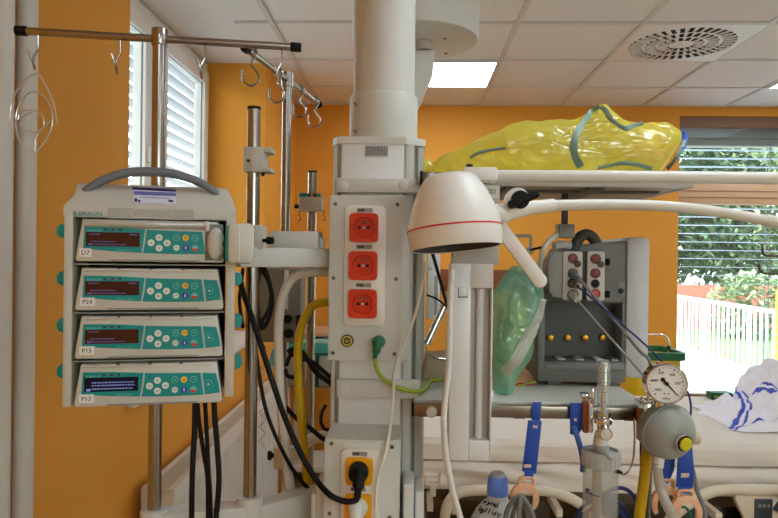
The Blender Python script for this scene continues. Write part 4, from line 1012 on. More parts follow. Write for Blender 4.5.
def hbar(b):
    p0, p1 = P(499, 226, DL - .012), P(543, 285, DL - .03)
    d = (p1 - p0); L_ = d.length; d.normalize(); side = d.cross(V((0, 1, 0))).normalized(); nn = side.cross(d)
    Mx = Matrix((side, nn, d)).transposed().to_4x4(); Mx.translation = p0
    w = S(6.8, DL - .02)
    prism(b, [(-w, 0), (w, 0), (w, L_ - w * .6), (w * .7, L_), (0, L_ + w * .3), (-w * .7, L_), (-w, L_ - w * .6)], -.005, .006, Mx, .0015)
part('handle_bar', hbar, LW, lm)
o = part('folded_paper', lambda b: (bx(b, (X(490, 1.30, 166), 1.285, zsf + .0225), (X(525, 1.30, 166), 1.34, zsf + .027), None, .001)), M('grey_card', (112, 112, 108), .6)); tag(o, 'flat grey folder lying on the upper shelf edge before the yellow bag', 'folder')
# ------------------------------------------------------------------ bags
def blob(b, rings, n=40, amp=.006, fr=14, seed=0, axis='x', sub=6, flat_bottom=None, ridge=.004):
    """closed skin over rings (centre, half size a, half size b); axis: the run of the rings"""
    C = smooth([r[0] for r in rings], sub); A = smooth([V((r[1], r[2], 0)) for r in rings], sub)
    vs = []
    for c, ab in zip(C, A):
        row = []
        for j in range(n):
            t = 2 * math.pi * j / n
            if axis == 'x': p = c + V((0, -math.cos(t) * ab.y, math.sin(t) * ab.x)); nr = V((0, -math.cos(t), math.sin(t)))
            else: p = c + V((math.cos(t) * ab.x, math.sin(t) * ab.y, 0)); nr = V((math.cos(t), math.sin(t), 0))
            q = p * fr + V((seed, 0, 0)); k = min(1, min(ab.x, ab.y) / .03)
            p += nr * k * (noise.noise(q) * amp + (abs(noise.noise(q * 2.3 + V((3, 1, 7)))) - .25) * -ridge * 2.2 + noise.noise(V((q.x * 5, q.y * 1.5, q.z * 5))) * ridge * .5)
            if flat_bottom is not None: p.z = max(p.z, flat_bottom)
            row.append(b.verts.new(p))
        vs.append(row)
    for R0, R1 in zip(vs, vs[1:]):
        for j in range(n): b.faces.new((R0[j], R0[(j + 1) % n], R1[(j + 1) % n], R1[j]))
    b.faces.new(vs[0][::-1]); b.faces.new(vs[-1])
YB_ = thin('yellow_bag_film', (255, 249, 120), .46, .65, .08, .16, 1.0, 15, (.4, 1, 1))
TAPE = M('grey_green_tape', (112, 140, 126), .45)
zb0 = zsf + .0235
yb = thing('plastic_bag', 'yellow translucent plastic bag with grey green tape lying on the upper shelf', 'plastic bag', P(556, 168, 1.39))
tops = [(424, 162, .012), (427, 160, .022), (434, 164, .03), (441, 158, .05), (456, 151, .07), (472, 144, .09), (490, 136, .10), (508, 126.5, .105), (528, 121, .105), (552, 119.5, .105), (570, 118.5, .10), (583, 115, .10), (593, 108, .10), (602, 105, .10), (610, 110, .10), (620, 118.5, .10), (632, 122, .10), (648, 123, .095), (664, 123.5, .09), (676, 128, .075), (684, 131, .055), (689, 132, .03)]
DY = 1.352
def bag(b):
    rr = []
    for x, y, d in tops:
        zt_b = P(x, y, DY).z; zc_ = (zb0 + zt_b) / 2; rr.append((V((P(x, y, DY).x, DY, zc_)), (zt_b - zb0) / 2, d * .72))
    blob(b, rr, 72, .010, 9, 1.7, 'x', 9, zb0, .0036)
    xs = P(650, 150, DY).x; ztop = P(680, 125, DY).z
    for v in b.verts:
        if v.co.x > xs: v.co.x -= (ztop - v.co.z) * .62 * min(1, (v.co.x - xs) / .06)
bag_o = part('bag_film', bag, YB_, yb, sm=60)
def inner(b):
    rr = []
    for x, y, d in ((630, 150, .03), (637, 140, .04), (645, 135, .045), (653, 137, .04), (660, 146, .02)):
        zt_b = P(x, y, DY).z; rr.append((V((P(x, y, DY).x, DY, (zb0 + .006 + zt_b) / 2)), (zt_b - zb0 - .006) / 2, d * .8))
    blob(b, rr, 24, .005, 16, 4, 'x', 4, zb0 + .004)
part('bundle_inside', inner, M('pale_pink_cloth', (236, 200, 180), .8), yb)
def bvh_of(o):
    M_ = MW[o]; return BVHTree.FromPolygons([M_ @ v.co for v in o.data.vertices], [p.vertices[:] for p in o.data.polygons])
bt = bvh_of(bag_o)
def onbag(px, py, tree, lift=.005, dflt=1.30):
    for dx, dy in ((0, 0), (0, 2), (-2, 1), (2, 1), (0, 4), (-4, 2), (4, 3), (0, 7), (-7, 3)):
        d = ray(px + dx, py + dy).normalized(); h, n_, i, ds = tree.ray_cast(CAM, d)
        if h is not None:
            h2 = h - d * lift
            # keep the asked-for pixel at the found distance
            dd = ray(px, py); return CAM + dd * (h2.y / dd.y)
    return P(px, py, dflt)
def ribbon(b, pts, w, tree, th=.0012):
    Q = smooth([onbag(x, y, tree) for x, y in pts], 5)
    L_ = []
    for i, p in enumerate(Q):
        d = (Q[min(i + 1, len(Q) - 1)] - Q[max(i - 1, 0)]).normalized(); s = d.cross((p - CAM).normalized()).normalized(); nn = (CAM - p).normalized() * th
        ww = w * (.8 + .35 * noise.noise(p * 40))
        L_.append([b.verts.new(p + s * ww), b.verts.new(p + s * ww * .4 + nn), b.verts.new(p - s * ww * .4 + nn), b.verts.new(p - s * ww), b.verts.new(p - nn * 2)])
    for A, C in zip(L_, L_[1:]):
        for j in range(5): b.faces.new((A[j], A[(j + 1) % 5], C[(j + 1) % 5], C[j]))
    b.faces.new(L_[0]); b.faces.new(L_[-1][::-1])
part('bag_tape', lambda b: ribbon(b, [(600, 107), (592, 112), (586, 120), (578, 131), (574, 143), (575, 156), (581, 167)], .0078, bt), TAPE, yb)
part('bag_tape', lambda b: ribbon(b, [(600, 107), (606, 111), (610, 118), (617, 124), (626, 128.5), (634, 125.5), (643, 123)], .0056, bt), TAPE, yb)
part('bag_tape', lambda b: ribbon(b, [(598, 168), (611, 165), (624, 163), (637, 164.5), (652, 169)], .0050, bt), TAPE, yb)
part('bag_tape', lambda b: ribbon(b, [(667, 169), (675, 160), (681, 150), (685, 140)], .0050, bt), TAPE, yb)
part('bag_tape', lambda b: ribbon(b, [(470, 158), (478, 153), (490, 150), (506, 148)], .0032, bt), TAPE, yb)
part('blue_tape', lambda b: ribbon(b, [(683, 131), (685, 138), (683.5, 148)], .0056, bt), BLUES, yb)

GB = thin('green_bag_film', (176, 246, 222), .58, .6, .10, .14, 1.0, 20, (1, 1, .5))
gb = thing('plastic_bag', 'green translucent bag with crumpled packaging leaning on the monitor', 'plastic bag', P(515, 385, 1.42))
gr_ = [(382, 494, 512), (375, 493, 517), (360, 493, 526), (345, 493.5, 532), (330, 494.5, 537), (315, 496, 540), (300, 498, 541), (290, 501, 538), (280, 505, 532), (272, 509, 526), (266, 513, 520)]
DG_ = 1.34
def gbag(b):
    rr = []
    for y, x0, x1 in gr_:
        a, c = P(x0, y, DG_), P(x1, y, DG_); rr.append(((a + c) / 2, (c.x - a.x) / 2, (.048 if y > 275 else .02)))
    rr[0] = (V((rr[0][0].x, DG_, zls + .002)), rr[0][1], rr[0][2])
    blob(b, rr, 60, .016, 10, 9, 'z', 9, None, .005)
gf = part('bag_film', gbag, GB, gb, sm=60)
def ginner(b):
    rr = []
    for y, x0, x1 in ((378, 496, 508), (360, 497, 518), (335, 499, 526), (312, 503, 528), (300, 510, 524)):
        a, c = P(x0, y, DG_), P(x1, y, DG_); rr.append(((a + c) / 2, (c.x - a.x) / 2, .036))
    blob(b, rr, 28, .010, 22, 5, 'z', 5, None, .008)
part('packaging_inside', ginner, M('tan_packaging', (232, 210, 140), .6, 0, .2, 30), gb)
part('white_flap', lambda b: ribbon(b, [(541, 298), (536, 318), (528, 338), (517, 358), (504, 374)], .013, bvh_of(gf), .003), thin('clear_white_film', (232, 228, 214), .5, .4, .15, .15, .3, 60), gb)
wb = P(505, 384, 1.34)
for i, (pts, l) in enumerate((([(496, 388, 1.38), (506, 385, 1.40), (520, 386, 1.395), (530, 383, 1.40), (536, 381.5, 1.40)], 'yellow green earth lead coiled at the foot of the green bag'),)):
    wire('earth_cable', l, 'cable', [P(*p) for p in pts], .0024, M('yellow_green_wire', (150, 170, 30), .45))

wire('red_wire', 'thin red wire lying at the foot of the green bag', 'wire', [P(*p) for p in ((512, 386.5, 1.405), (520, 383.5, 1.40), (528, 385, 1.395), (534, 384, 1.39))], .0015, M('red_wire', (190, 40, 40), .45))
# ------------------------------------------------------------------ monitor
DM = 1.41
mo = thing('patient_monitor', 'grey patient monitor seen from its side with empty module bay', 'monitor', P(590, 386, DM))
mx0, mxs, mx1 = X(538.5, DM, 310), X(626, DM, 310), X(648, DM, 310)
zm0, zmt = zls + .009, P(626, 240, DM).z
zmtl, zbay1, zbay0 = P(575, 246, DM).z, P(560, 303, DM).z, P(560, 361, DM).z
yM0, yM1 = DM, DM + .17
bxl, bxr = X(545, DM, 330), X(622, DM, 330)
def house(b):
    prism(b, [(mx0, zbay1 + .004), (mxs, zbay1 + .004), (mxs, zmt - .002), (X(600, DM), zmt - .006), (X(566, DM), zmtl - .005), (X(545, DM), P(545, 285, DM).z), (mx0, P(540, 297, DM).z)], yM0, yM1, bev=.003)
part('upper_housing', house, MON, mo)
def lower(b):
    bx(b, (mx0, yM0, zbay0 - .001), (bxl, yM1, zbay1 + .006), None, .002); bx(b, (bxr, yM0, zbay0 - .001), (mxs, yM1, zbay1 + .006), None, .002)
    bx(b, (mx0, yM0 - .004, zm0), (mxs, yM1, zbay0), None, .003); bx(b, (bxl, yM0 + .06, zbay0), (bxr, yM1, zbay1 + .006))
part('module_rack', lower, MON, mo)
part('bay_liner', lambda b: (bx(b, (bxl, yM0 + .057, zbay0 + .002), (bxr, yM0 + .061, zbay1 + .004)), bx(b, (bxl, yM0 + .004, zbay1 + .001), (bxr, yM0 + .06, zbay1 + .005))), MOND, mo)
for px in (550, 567.3, 584.5, 602):
    q = P(px, 337.5, DM + .055); part('contact_plug', lambda b: cyl(b, (q.x, DM + .058, q.z), (q.x, DM + .046, q.z), S(3, DM), n=16, bev=.001), BRASS, mo)
for px in (560, 578, 597, 613):
    q = P(px, 356, DM + .03); part('bay_guide', lambda b: bx(b, (q.x - .009, DM + .012, zbay0 - .001), (q.x + .009, DM + .056, zbay0 + .004), None, .002), MONL, mo)
part('lower_ledge', lambda b: bx(b, (bxl, yM0 - .008, zbay0 - .016), (bxr + .002, yM0, zbay0 - .004), None, .002), M('monitor_ledge', (128, 130, 128), .5), mo)
def bez(b):
    prism(b, rrect(mxs - .001, P(640, 378, DM).z, mx1, P(640, 237.5, DM).z, .012), yM0 - .006, yM1 + .03, bev=.004)
part('screen_bezel', bez, MONL, mo)
for px in (556, 616): q = P(px, 384, DM); part('foot', lambda b: bx(b, (q.x - .016, yM0 + .006, zls), (q.x + .012, yM0 + .05, zm0 + .003), None, .002), MON, mo); part('foot', lambda b: bx(b, (q.x - .016, yM1 - .05, zls), (q.x + .012, yM1 - .006, zm0 + .003), None, .002), MON, mo)
part('carry_handle', lambda b: tube(b, [P(574.5, 262, DM + .008), P(575, 248, DM + .008), P(579, 238.5, DM + .008), P(585.5, 234.5, DM + .01), P(592, 237, DM + .012), P(597, 245, DM + .016), P(600, 254, DM + .02)], .0118, 14), M('monitor_handle', (72, 76, 76), .55), mo)
a, c = P(616.5, 297, DM), P(626, 282.5, DM)
rr_ = part('side_socket', lambda b: bx(b, (a.x, yM0 - .0012, a.z), (c.x - .001, yM0 + .002, c.z), None, .001), M('monitor_panel', (124, 126, 124), .5), mo)
q = P(620.5, 291, DM); part('socket_hole', lambda b: cyl(b, (q.x, yM0, q.z), (q.x, yM0 - .002, q.z), S(2.8, DM), n=16), BLACK, rr_)
for py in (262, 294): q = P(606.5, py, DM); part('side_knob', lambda b: cyl(b, (q.x - .004, yM0 - .008, q.z), (q.x + .003, yM0 - .008, q.z), S(3.4, DM), n=16), BLACK, mo)
# measurement module clipped to it
DQ2 = 1.36
mm = thing('measurement_module', 'monitor plug-in module with two rows of round red sockets', 'module', P(578, 301, DQ2 + .02))
MW_ = M('module_white', (206, 198, 190), .45)
def mbody(b):
    z0, z1 = P(556, 299, DQ2).z, P(556, 252, DQ2).z
    pts = [(X(563.5, DQ2), z0), (X(563.5, DQ2), z1), (X(556, DQ2), z1 + .001), (X(550, DQ2), z1 - .008), (X(547.8, DQ2), z1 - .03), (X(548.5, DQ2), z0 + .035), (X(551.5, DQ2), z0 + .016), (X(551.5, DQ2), z0 + .004)]
    prism(b, pts, DQ2 + .004, DM - .004, bev=.003)
part('module_housing', mbody, M('module_grey', (150, 150, 146), .5), mm)
part('module_back', lambda b: bx(b, (X(563, DQ2), DQ2 + .008, P(580, 300, DQ2).z), (X(605.5, DQ2), DM - .009, P(580, 251, DQ2).z), None, .003), DARK, mm)
RC = M('connector_dark_red', (122, 36, 26), .35); RB = M('connector_red', (214, 62, 34), .35); BRN = M('connector_brown', (84, 62, 40), .4)
for x0, x1, cons in ((562.8, 582.8, ((572.6, 258.4, 4.5, RC), (577.4, 264, 2.9, BRN), (572.5, 273.2, 4.5, MON), (572, 283.2, 4.3, DARK), (572.6, 295, 5, MONL))), (587, 605.2, ((595.5, 258.8, 4.5, RC), (600.5, 264.4, 2.9, BRN), (595.2, 273.2, 4.5, RC), (595, 283.6, 3.9, BLACK), (595.3, 293.6, 4.3, RB)))):
    a, c = P(x0, 300.5, DQ2), P(x1, 251.5, DQ2)
    fp_ = part('connector_panel', lambda b: prism(b, rrect(a.x, a.z, c.x, c.z, .004), DQ2, DQ2 + .01, bev=.0012), MW_, mm)
    for px, py, r, m in cons:
        q = P(px, py, DQ2); part('connector', lambda b: (cyl(b, (q.x, DQ2 + .002, q.z), (q.x, DQ2 - .002, q.z), S(r, DQ2), n=20, bev=.0006), lathe(b, [(S(r + .5, DQ2), 0), (S(r + .5, DQ2), .0014), (S(r - .4, DQ2), .0014), (S(r - .4, DQ2), 0)], Matrix.Translation((q.x, DQ2 - .001, q.z)) @ Matrix.Rotation(R(90), 4, 'X'), 20, 1, closed=False)), [m, DARK], fp_)
def plug(px, py, ex, ey, r, m, par):
    p0 = P(px, py, DQ2 - .004); p1 = P(ex, ey, DQ2 - .03)
    tube(par, [p0 + V((0, .006, 0)), p0.lerp(p1, .5), p1], r, 12, False)
def cab(name, lab, pts, r, m, pl=None):
    t = thing(name, lab, 'cable', P(*pts[-1]))
    part('cord', lambda b: tube(b, [P(*p) for p in pts], r, 10), m, t)
    if pl: part('plug', lambda b: tube(b, [P(*pl[0]), P(*pl[1])], [pl[2], pl[2] * .85], 14, False), pl[3], t)
cab('monitor_cable', 'thick grey cable plugged in the upper socket of the module', [(573, 273, 1.352), (580, 280, 1.325), (600, 303, 1.30), (620, 327, 1.28), (640, 351, 1.26), (650, 362, 1.25), (655, 392, 1.27), (652, 430, 1.275), (648, 540, 1.28)], .0031, GREYC, ((572.5, 273, 1.356), (580, 281, 1.325), .0068, GREYC))
cab('monitor_cable', 'navy blue cable running from the module past the gauge', [(572, 283.5, 1.35), (578, 287, 1.33), (600, 305, 1.29), (630, 331, 1.27), (652, 351, 1.26), (664, 364, 1.27), (684, 386, 1.275), (690, 400, 1.275), (690, 420, 1.275), (680, 470, 1.28)], .0019, BLUEC, ((572, 283.2, 1.356), (577, 286.5, 1.33), .0064, M('plug_olive', (110, 108, 90), .5)))
cab('monitor_cable', 'light grey cable plugged in the lowest socket of the module', [(573, 295, 1.35), (578, 301, 1.33), (592, 317, 1.31), (612, 340, 1.285), (632, 362, 1.26), (642, 374, 1.25), (651, 388, 1.262), (653, 410, 1.266), (652, 470, 1.272)], .0022, M('light_grey_cable', (160, 158, 152), .45), ((572.6, 295, 1.356), (577.5, 300, 1.33), .0075, MONL))
# hanging handle connector
hd = thing('cable_holder', 'grey hanger block under the upper shelf with a white curved hose', 'hanger', P(565, 232, 1.36))
part('hanger_rod', lambda b: bx(b, (X(561.5, 1.36, 210), 1.35, P(563, 228, 1.36).z), (X(567, 1.36, 210), 1.362, zsf), None, .001), DARK, hd)
part('hanger_block', lambda b: bx(b, (X(556.5, 1.36, 232), 1.335, P(563, 238, 1.36).z), (X(572, 1.36, 232), 1.375, P(563, 224.5, 1.36).z), None, .003), GREYC, hd)
part('block_cover', lambda b: cyl(b, (X(559, 1.36, 232), 1.355, P(563, 231, 1.36).z), (X(556, 1.36, 232), 1.355, P(563, 231, 1.36).z), S(7, 1.36), n=24, bev=.001), WHITE, hd)
part('curved_hose', lambda b: tube(b, [P(558, 235, 1.345), P(551, 239, 1.33), (P(545, 247, 1.32)), P(541, 258, 1.34), P(540, 270, 1.38), P(540.5, 285, 1.398), P(541.5, 300, 1.398)], S(2.8, 1.33), 12), WHITE, hd)
part('hose_saddle', lambda b: tube(b, [P(554, 246, 1.372), P(562, 244.5, 1.38), P(570, 246, 1.386)], S(4, 1.38), 12), MONL, hd)
# little bracket arm at back
q0 = P(500, 236, 1.47)
ba = thing('bracket_arm', 'thin white bent arm with a black pin beneath the upper shelf', 'bracket', q0)
part('arm', lambda b: tube(b, [P(487, 235.5, 1.47), P(513, 235.8, 1.47), P(530.5, 236, 1.47), P(531, 238, 1.47), P(530.8, 247, 1.47)], S(1.6, 1.47), 10, False), WHITE, ba)
part('arm_joint', lambda b: cyl(b, P(531, 250, 1.485), P(530, 250, 1.45), S(3.6, 1.46), n=18, bev=.001), WHITE, ba)
part('black_pin', lambda b: tube(b, [P(530, 250, 1.448), P(543, 247, 1.44)], S(1.2, 1.45), 8, False), BLACK, ba)
part('arm_stay', lambda b: tube(b, [P(487, 235.5, 1.47), V((P(487, 235.5, 1.47).x, 1.47, zsf + .002))], S(1.6, 1.47), 8, False), WHITE, ba)

# things between column and strip lamp
o = part('chrome_rod', lambda b: tube(b, [P(462, 268, 1.49), P(446, 302, 1.47), P(426.5, 344, 1.45)], S(3.6, 1.47), 14, False), CHROME); tag(o, 'shiny rod leaning diagonally behind the tall strip lamp', 'rod')
wire('wire_loop', 'bent chrome wire under the leaning shiny rod', 'wire', [P(425.5, 347, 1.445), P(428, 353, 1.43), (P(434, 357.5, 1.42)), P(441, 359, 1.42), P(452, 360, 1.42)], .0019, CHROME)
o = part('storage_tub', lambda b: prism(b, [(X(422, 1.46, 390), zls + .001), (X(452, 1.46, 390), zls + .001), (X(452, 1.46, 360), P(440, 356, 1.46).z), (X(427, 1.46, 360), P(427, 357.5, 1.46).z)], 1.45, 1.56, bev=.004), thin('milky_tub', (222, 208, 176), .15, .4, .08, .3)); tag(o, 'milky beige plastic tub on the lower shelf beside the column', 'tub')

# ------------------------------------------------------------------ flowmeter with humidifier bottle
DF = 1.195
fm = thing('oxygen_flowmeter', 'chrome oxygen flowmeter with clear graduated tube clamped on the rail', 'flowmeter', P(603, 440, DF))
xf = X(603.5, DF, 400)
def zz(y): return P(603, y, DF).z
GLT = thin('clear_tube', (240, 242, 238), .82, .2, .10, .04)
part('outer_tube', lambda b: lathe(b, [(S(6.2, DF), zz(413)), (S(6.2, DF), zz(364)), (S(4.6, DF), zz(360.5)), (S(2, DF), zz(359.5))], Matrix.Translation((xf, DF, 0)), 24, closed=False), GLT, fm)
part('inner_tube', lambda b: cyl(b, (xf, DF, zz(413)), (xf, DF, zz(367)), S(2.6, DF), n=16), M('inner_tube_white', (214, 212, 204), .3), fm)
part('tube_cap', lambda b: cyl(b, (xf, DF, zz(368)), (xf, DF, zz(362.5)), S(3.6, DF), n=16), WHITE, fm)
def ticks(b):
    for i in range(12):
        z = zz(372 + i * 3.3); w = S(2.2 if i % 2 else 3.2, DF); bx(b, (xf - w, DF - .0058, z - .0005), (xf + (w if i % 3 == 0 else -w * .2), DF - .0049, z + .0005))
part('scale_marks', ticks, INK, fm, sm=0)
part('valve_body', lambda b: lathe(b, [(S(r, DF), zz(y)) for r, y in ((4, 432), (6, 429), (6, 424), (8.8, 423), (8.8, 419), (6.5, 417.5), (7.2, 414), (7.2, 412))], Matrix.Translation((xf, DF, 0)), 28), CHROME, fm)
kp0, kp1 = P(603.5, 428, DF), P(606, 434.5, DF - .034)
def vk(b):
    d = (kp1 - kp0).normalized(); cyl(b, kp0, kp1, S(4.8, DF), S(6.2, DF), n=28)
part('valve_knob', vk, CHROME, fm)
part('knob_face', lambda b: cyl(b, kp1, kp1 + (kp1 - kp0).normalized() * .002, S(4.9, DF), n=24), WHITE, fm)
part('outlet_cone', lambda b: lathe(b, [(S(7.5, DF), zz(446)), (S(6.5, DF), zz(436)), (S(5, DF), zz(431))], Matrix.Translation((xf - .004, DF, 0)), 24), WHITE, fm)
part('rail_clamp', lambda b: (bx(b, (X(591, DF), DF + .004, zz(434)), (X(596, DF), 1.244, zz(400)), None, .002), bx(b, (X(588, DF), 1.226, zz(403)), (X(597, DF), 1.25, zz(398)), None, .001)), CHROME, fm)
part('clamp_jaw', lambda b: bx(b, (X(587.5, DF), DF + .014, zz(436)), (X(593, DF), 1.227, zz(404)), None, .003), M('clamp_wall_reflection', (170, 92, 30), .35), fm)  # metal jaw, the orange walls' reflection painted as its colour
part('clamp_lever', lambda b: cyl(b, P(593, 404, DF), P(592.5, 388, DF), S(2, DF), n=12, bev=.001), CHROME, fm)
hm = thing('humidifier_bottle', 'clear humidifier bottle with grey screw lid hanging below the flowmeter', 'bottle', P(600, 545, DF))
xh = X(600.5, DF, 470)
part('bottle', lambda b: lathe(b, [(.004, zz(548)), (S(15, DF), zz(548)), (S(17, DF), zz(543)), (S(17.2, DF), zz(466)), (S(16.4, DF), zz(466)), (S(16.2, DF), zz(541)), (.004, zz(546))], Matrix.Translation((xh, DF, 0)), 40, closed=False), thin('clear_bottle', (236, 240, 238), .86, .12, .08, .03), hm)
LIDM = M('lid_grey', (176, 178, 174), .4)
def lid(b):
    lathe(b, [(S(17, DF), zz(466)), (S(18.6, DF), zz(465)), (S(18.9, DF), zz(452)), (S(18.4, DF), zz(450)), (S(16.5, DF), zz(449.5)), (S(15.8, DF), zz(452)), (S(8, DF), zz(450)), (S(7.6, DF), zz(444))], Matrix.Translation((xh, DF, 0)), 40)
    for i in range(24):
        a = 2 * math.pi * i / 24; p = V((xh + math.cos(a) * S(18.8, DF), DF + math.sin(a) * S(18.8, DF), zz(464)))
        cyl(b, p, p + V((0, 0, zz(453) - zz(464))), .0011, n=6)
part('lid', lid, LIDM, hm)
part('lid_spout', lambda b: tube(b, [P(600, 449, DF - .018), P(607, 454, DF - .03), P(612.5, 459.5, DF - .04)], [.0056, .0046, .0042], 14, False), LIDM, hm)
part('dip_tube', lambda b: cyl(b, (xh - .006, DF, zz(540)), (xh - .006, DF, zz(462)), S(4.6, DF), n=18), thin('milky_tube', (222, 222, 216), .3, .4, .08, .2), hm)
def lev(b):
    q = P(584.5, 487.5, DF - .029)
    tube(b, [V((xh + S(17.4, DF) * math.cos(t), DF + S(17.4, DF) * math.sin(t), zz(489 + 2 * (i / 8)))) for i, t in enumerate([R(200 + 6.5 * k) for k in range(9)])], .0009, 6)
    for k in range(3): t = R(206 + 5 * k); p = V((xh + S(17.4, DF) * math.cos(t), DF + S(17.4, DF) * math.sin(t), zz(487))); box(b, p, (.003, .001, .004), None)
part('level_mark', lev, M('level_ink', (28, 44, 120), .5), hm)
# suction regulator
DR = 1.19
rg = thing('suction_regulator', 'grey domed suction regulator with round vacuum gauge and yellow knob', 'regulator', P(666, 460, DR))
gc = P(666.3, 383.5, DR - .02); gd = (CAM - gc); gd.z = 0; gd = (V((-.10, -1, .02))).normalized()
ga, gb_ = V((1, 0, 0)), V((0, 0, 1)); ga = (ga - gd * ga.dot(gd)).normalized(); gb_ = gd.cross(ga) * 1
if gb_.z < 0: gb_ = -gb_
GM = Matrix((ga, gb_, gd)).transposed().to_4x4(); GM.translation = gc
gr2 = S(20.6, DR - .03)
part('gauge_case', lambda b: lathe(b, [(gr2 * .80, -.03), (gr2 * .96, -.026), (gr2 * .98, -.004), (gr2, .002), (gr2 * .985, .005), (gr2 * .92, .006), (gr2 * .90, .003)], GM, 48, closed=False), CHROME, rg)
dial = part('gauge_dial', lambda b: lathe(b, [(.0002, .0018), (gr2 * .92, .0018), (gr2 * .92, -.002), (.0002, -.002)], GM, 48, closed=False), LABELW, rg)
def gm(b):
    for i in range(21):
        an = R(225 - 270 * i / 20); r1 = gr2 * .80; r0 = gr2 * (.68 if i % 4 == 0 else .74)
        box(b, ((r0 + r1) / 2 * math.cos(an), (r0 + r1) / 2 * math.sin(an), .0021), (r1 - r0, .0011 if i % 4 == 0 else .0007, .0006), GM @ Matrix.Translation((0, 0, 0)) if False else None) if False else None
        Mx = GM @ Matrix.Rotation(an, 4, 'Z'); box(b, ((r0 + r1) / 2, 0, .0021), (r1 - r0, .0013 if i % 4 == 0 else .0008, .0006), Mx)
    for i in (-1, 1): box(b, (gr2 * .10 * i, -gr2 * .48, .0021), (.0022, .0022, .0006), GM)
part('dial_marks', gm, INK, dial, sm=0)
for s_, x, y in (('-1000', -.42, -.36), ('-800', -.56, .08), ('-600', -.26, .46), ('-400', .26, .38), ('-200', .50, -.02)):
    text('dial_number', s_.replace('-', ''), .0062, GM @ Matrix.Translation((gr2 * x, gr2 * y, .0022)) @ Matrix.Rotation(R(-90), 4, 'X'), INK, dial, align='CENTER')
text('dial_unit', 'mbar', .0062, GM @ Matrix.Translation((0, -gr2 * .76, .0022)) @ Matrix.Rotation(R(-90), 4, 'X'), INK, dial, align='CENTER')
def ndl(b):
    Mx = GM @ Matrix.Rotation(R(-47), 4, 'Z')
    prism(b, [(-gr2 * .30, -.0022), (-gr2 * .05, -.0014), (gr2 * .72, -.0006), (gr2 * .72, .0006), (-gr2 * .05, .0014), (-gr2 * .30, .0022)], -.0040, -.0030, Mx @ Matrix.Rotation(R(90), 4, 'X') @ Matrix.Scale(-1, 4, (0, 1, 0)) if False else Mx @ Matrix(((1, 0, 0, 0), (0, 0, 1, 0), (0, -1, 0, 0), (0, 0, 0, 1))))
    cyl(b, GM @ V((0, 0, .002)), GM @ V((0, 0, .005)), gr2 * .09, n=16)
    cyl(b, GM @ Matrix.Rotation(R(133), 4, 'Z') @ V((gr2 * .27, 0, .0025)), GM @ Matrix.Rotation(R(133), 4, 'Z') @ V((gr2 * .27, 0, .0045)), gr2 * .1, n=16)
part('needle', ndl, BLACK, dial)
# dome: axis turned to the viewer's right
dc = P(668, 432, DR - .005); da = (V((.30, -1, -.20))).normalized()
a_, b_ = basis(da); DMx = Matrix((a_, b_, da)).transposed().to_4x4(); DMx.translation = dc
rd = S(28.5, DR)
part('dome', lambda b: lathe(b, [(rd * r, rd * z) for r, z in ((.60, -.75), (.80, -.62), (.93, -.36), (1.0, -.06), (1.0, .02), (.965, .03), (.96, .08), (.95, .12), (.90, .26), (.80, .42), (.66, .55), (.50, .63), (.34, .67), (.05, .68))], DMx, 48), M('dome_grey', (150, 154, 146), .42), rg)
part('knob_ring', lambda b: cyl(b, DMx @ V((0, 0, rd * .6)), DMx @ V((0, 0, rd * .86)), rd * .29, n=28, bev=.001), CHROME, rg)
part('knob_collar', lambda b: cyl(b, DMx @ V((0, 0, rd * .84)), DMx @ V((0, 0, rd * .90)), rd * .275, n=28), BLACK, rg)
part('yellow_knob', lambda b: cyl(b, DMx @ V((0, 0, rd * .84)), DMx @ V((0, 0, rd * .97)), rd * .225, n=28, bev=.001), M('knob_yellow_green', (206, 196, 20), .4), rg)
part('gauge_stem', lambda b: cyl(b, P(659, 413, DR - .005), P(661, 398, DR - .005), .010, n=16), CHROME, rg)
part('rail_mount', lambda b: (bx(b, (X(641, 1.21, 405), DR + .005, P(645, 425, 1.21).z), (X(657, 1.21, 405), 1.248, P(645, 402, 1.21).z), None, .002)), CHROME, rg)
part('mount_jaw', lambda b: bx(b, (X(637.5, 1.22, 420), 1.205, P(640, 440, 1.22).z), (X(643, 1.22, 420), 1.229, P(640, 408, 1.22).z), None, .002), MATS['clamp_wall_reflection'], rg)  # jaw colour again paints a reflection of the orange walls
part('mount_lever', lambda b: tube(b, [P(641, 398, DR), P(647, 402, DR), P(652, 400, DR)], .0032, 10), CHROME, rg)
part('gauge_bracket', lambda b: bx(b, (X(646.5, DR, 390), DR - .004, P(647, 404, DR).z), (X(649.5, DR, 390), DR + .004, P(647, 372, DR).z), None, .001), CHROME, rg)
part('side_port', lambda b: cyl(b, P(688, 437, DR + .012), P(698, 438, DR + .015), S(6.5, DR), n=18, bev=.002), M('port_beige', (196, 182, 156), .5), rg)
part('outlet_nipple', lambda b: cyl(b, P(657.5, 467, DR - .01), P(660, 452, DR - .005), S(5.4, DR), n=18), WHITE, rg)
wire('suction_hose', 'milky white hose hanging from the grey suction regulator', 'hose', [P(657.3, 463, DR - .01), P(658, 475, DR - .012), P(661, 490, DR - .015), P(667, 505, DR - .02), P(673, 518, DR - .02), P(678, 545, DR - .02), V((P(680, 545, DR).x, DR, zlt + .012))], S(4.8, DR), thin('milky_hose', (214, 212, 202), .25, .4, .1, .2), n=14)
wire('gas_hose', 'yellow hose hanging straight down beside the grey suction regulator', 'hose', [P(647.5, 437, 1.235), P(646.5, 455, 1.22), P(644, 480, 1.22), P(641, 505, 1.22), P(637, 535, 1.22)], S(5.2, 1.22), YELH, n=14)
wire('gas_hose', 'thin black hose hanging left of the yellow hose', 'hose', [P(641, 420, 1.255), P(641.3, 445, 1.255), P(641.3, 480, 1.255), P(640, 540, 1.255)], S(1.7, 1.25), BLACK)
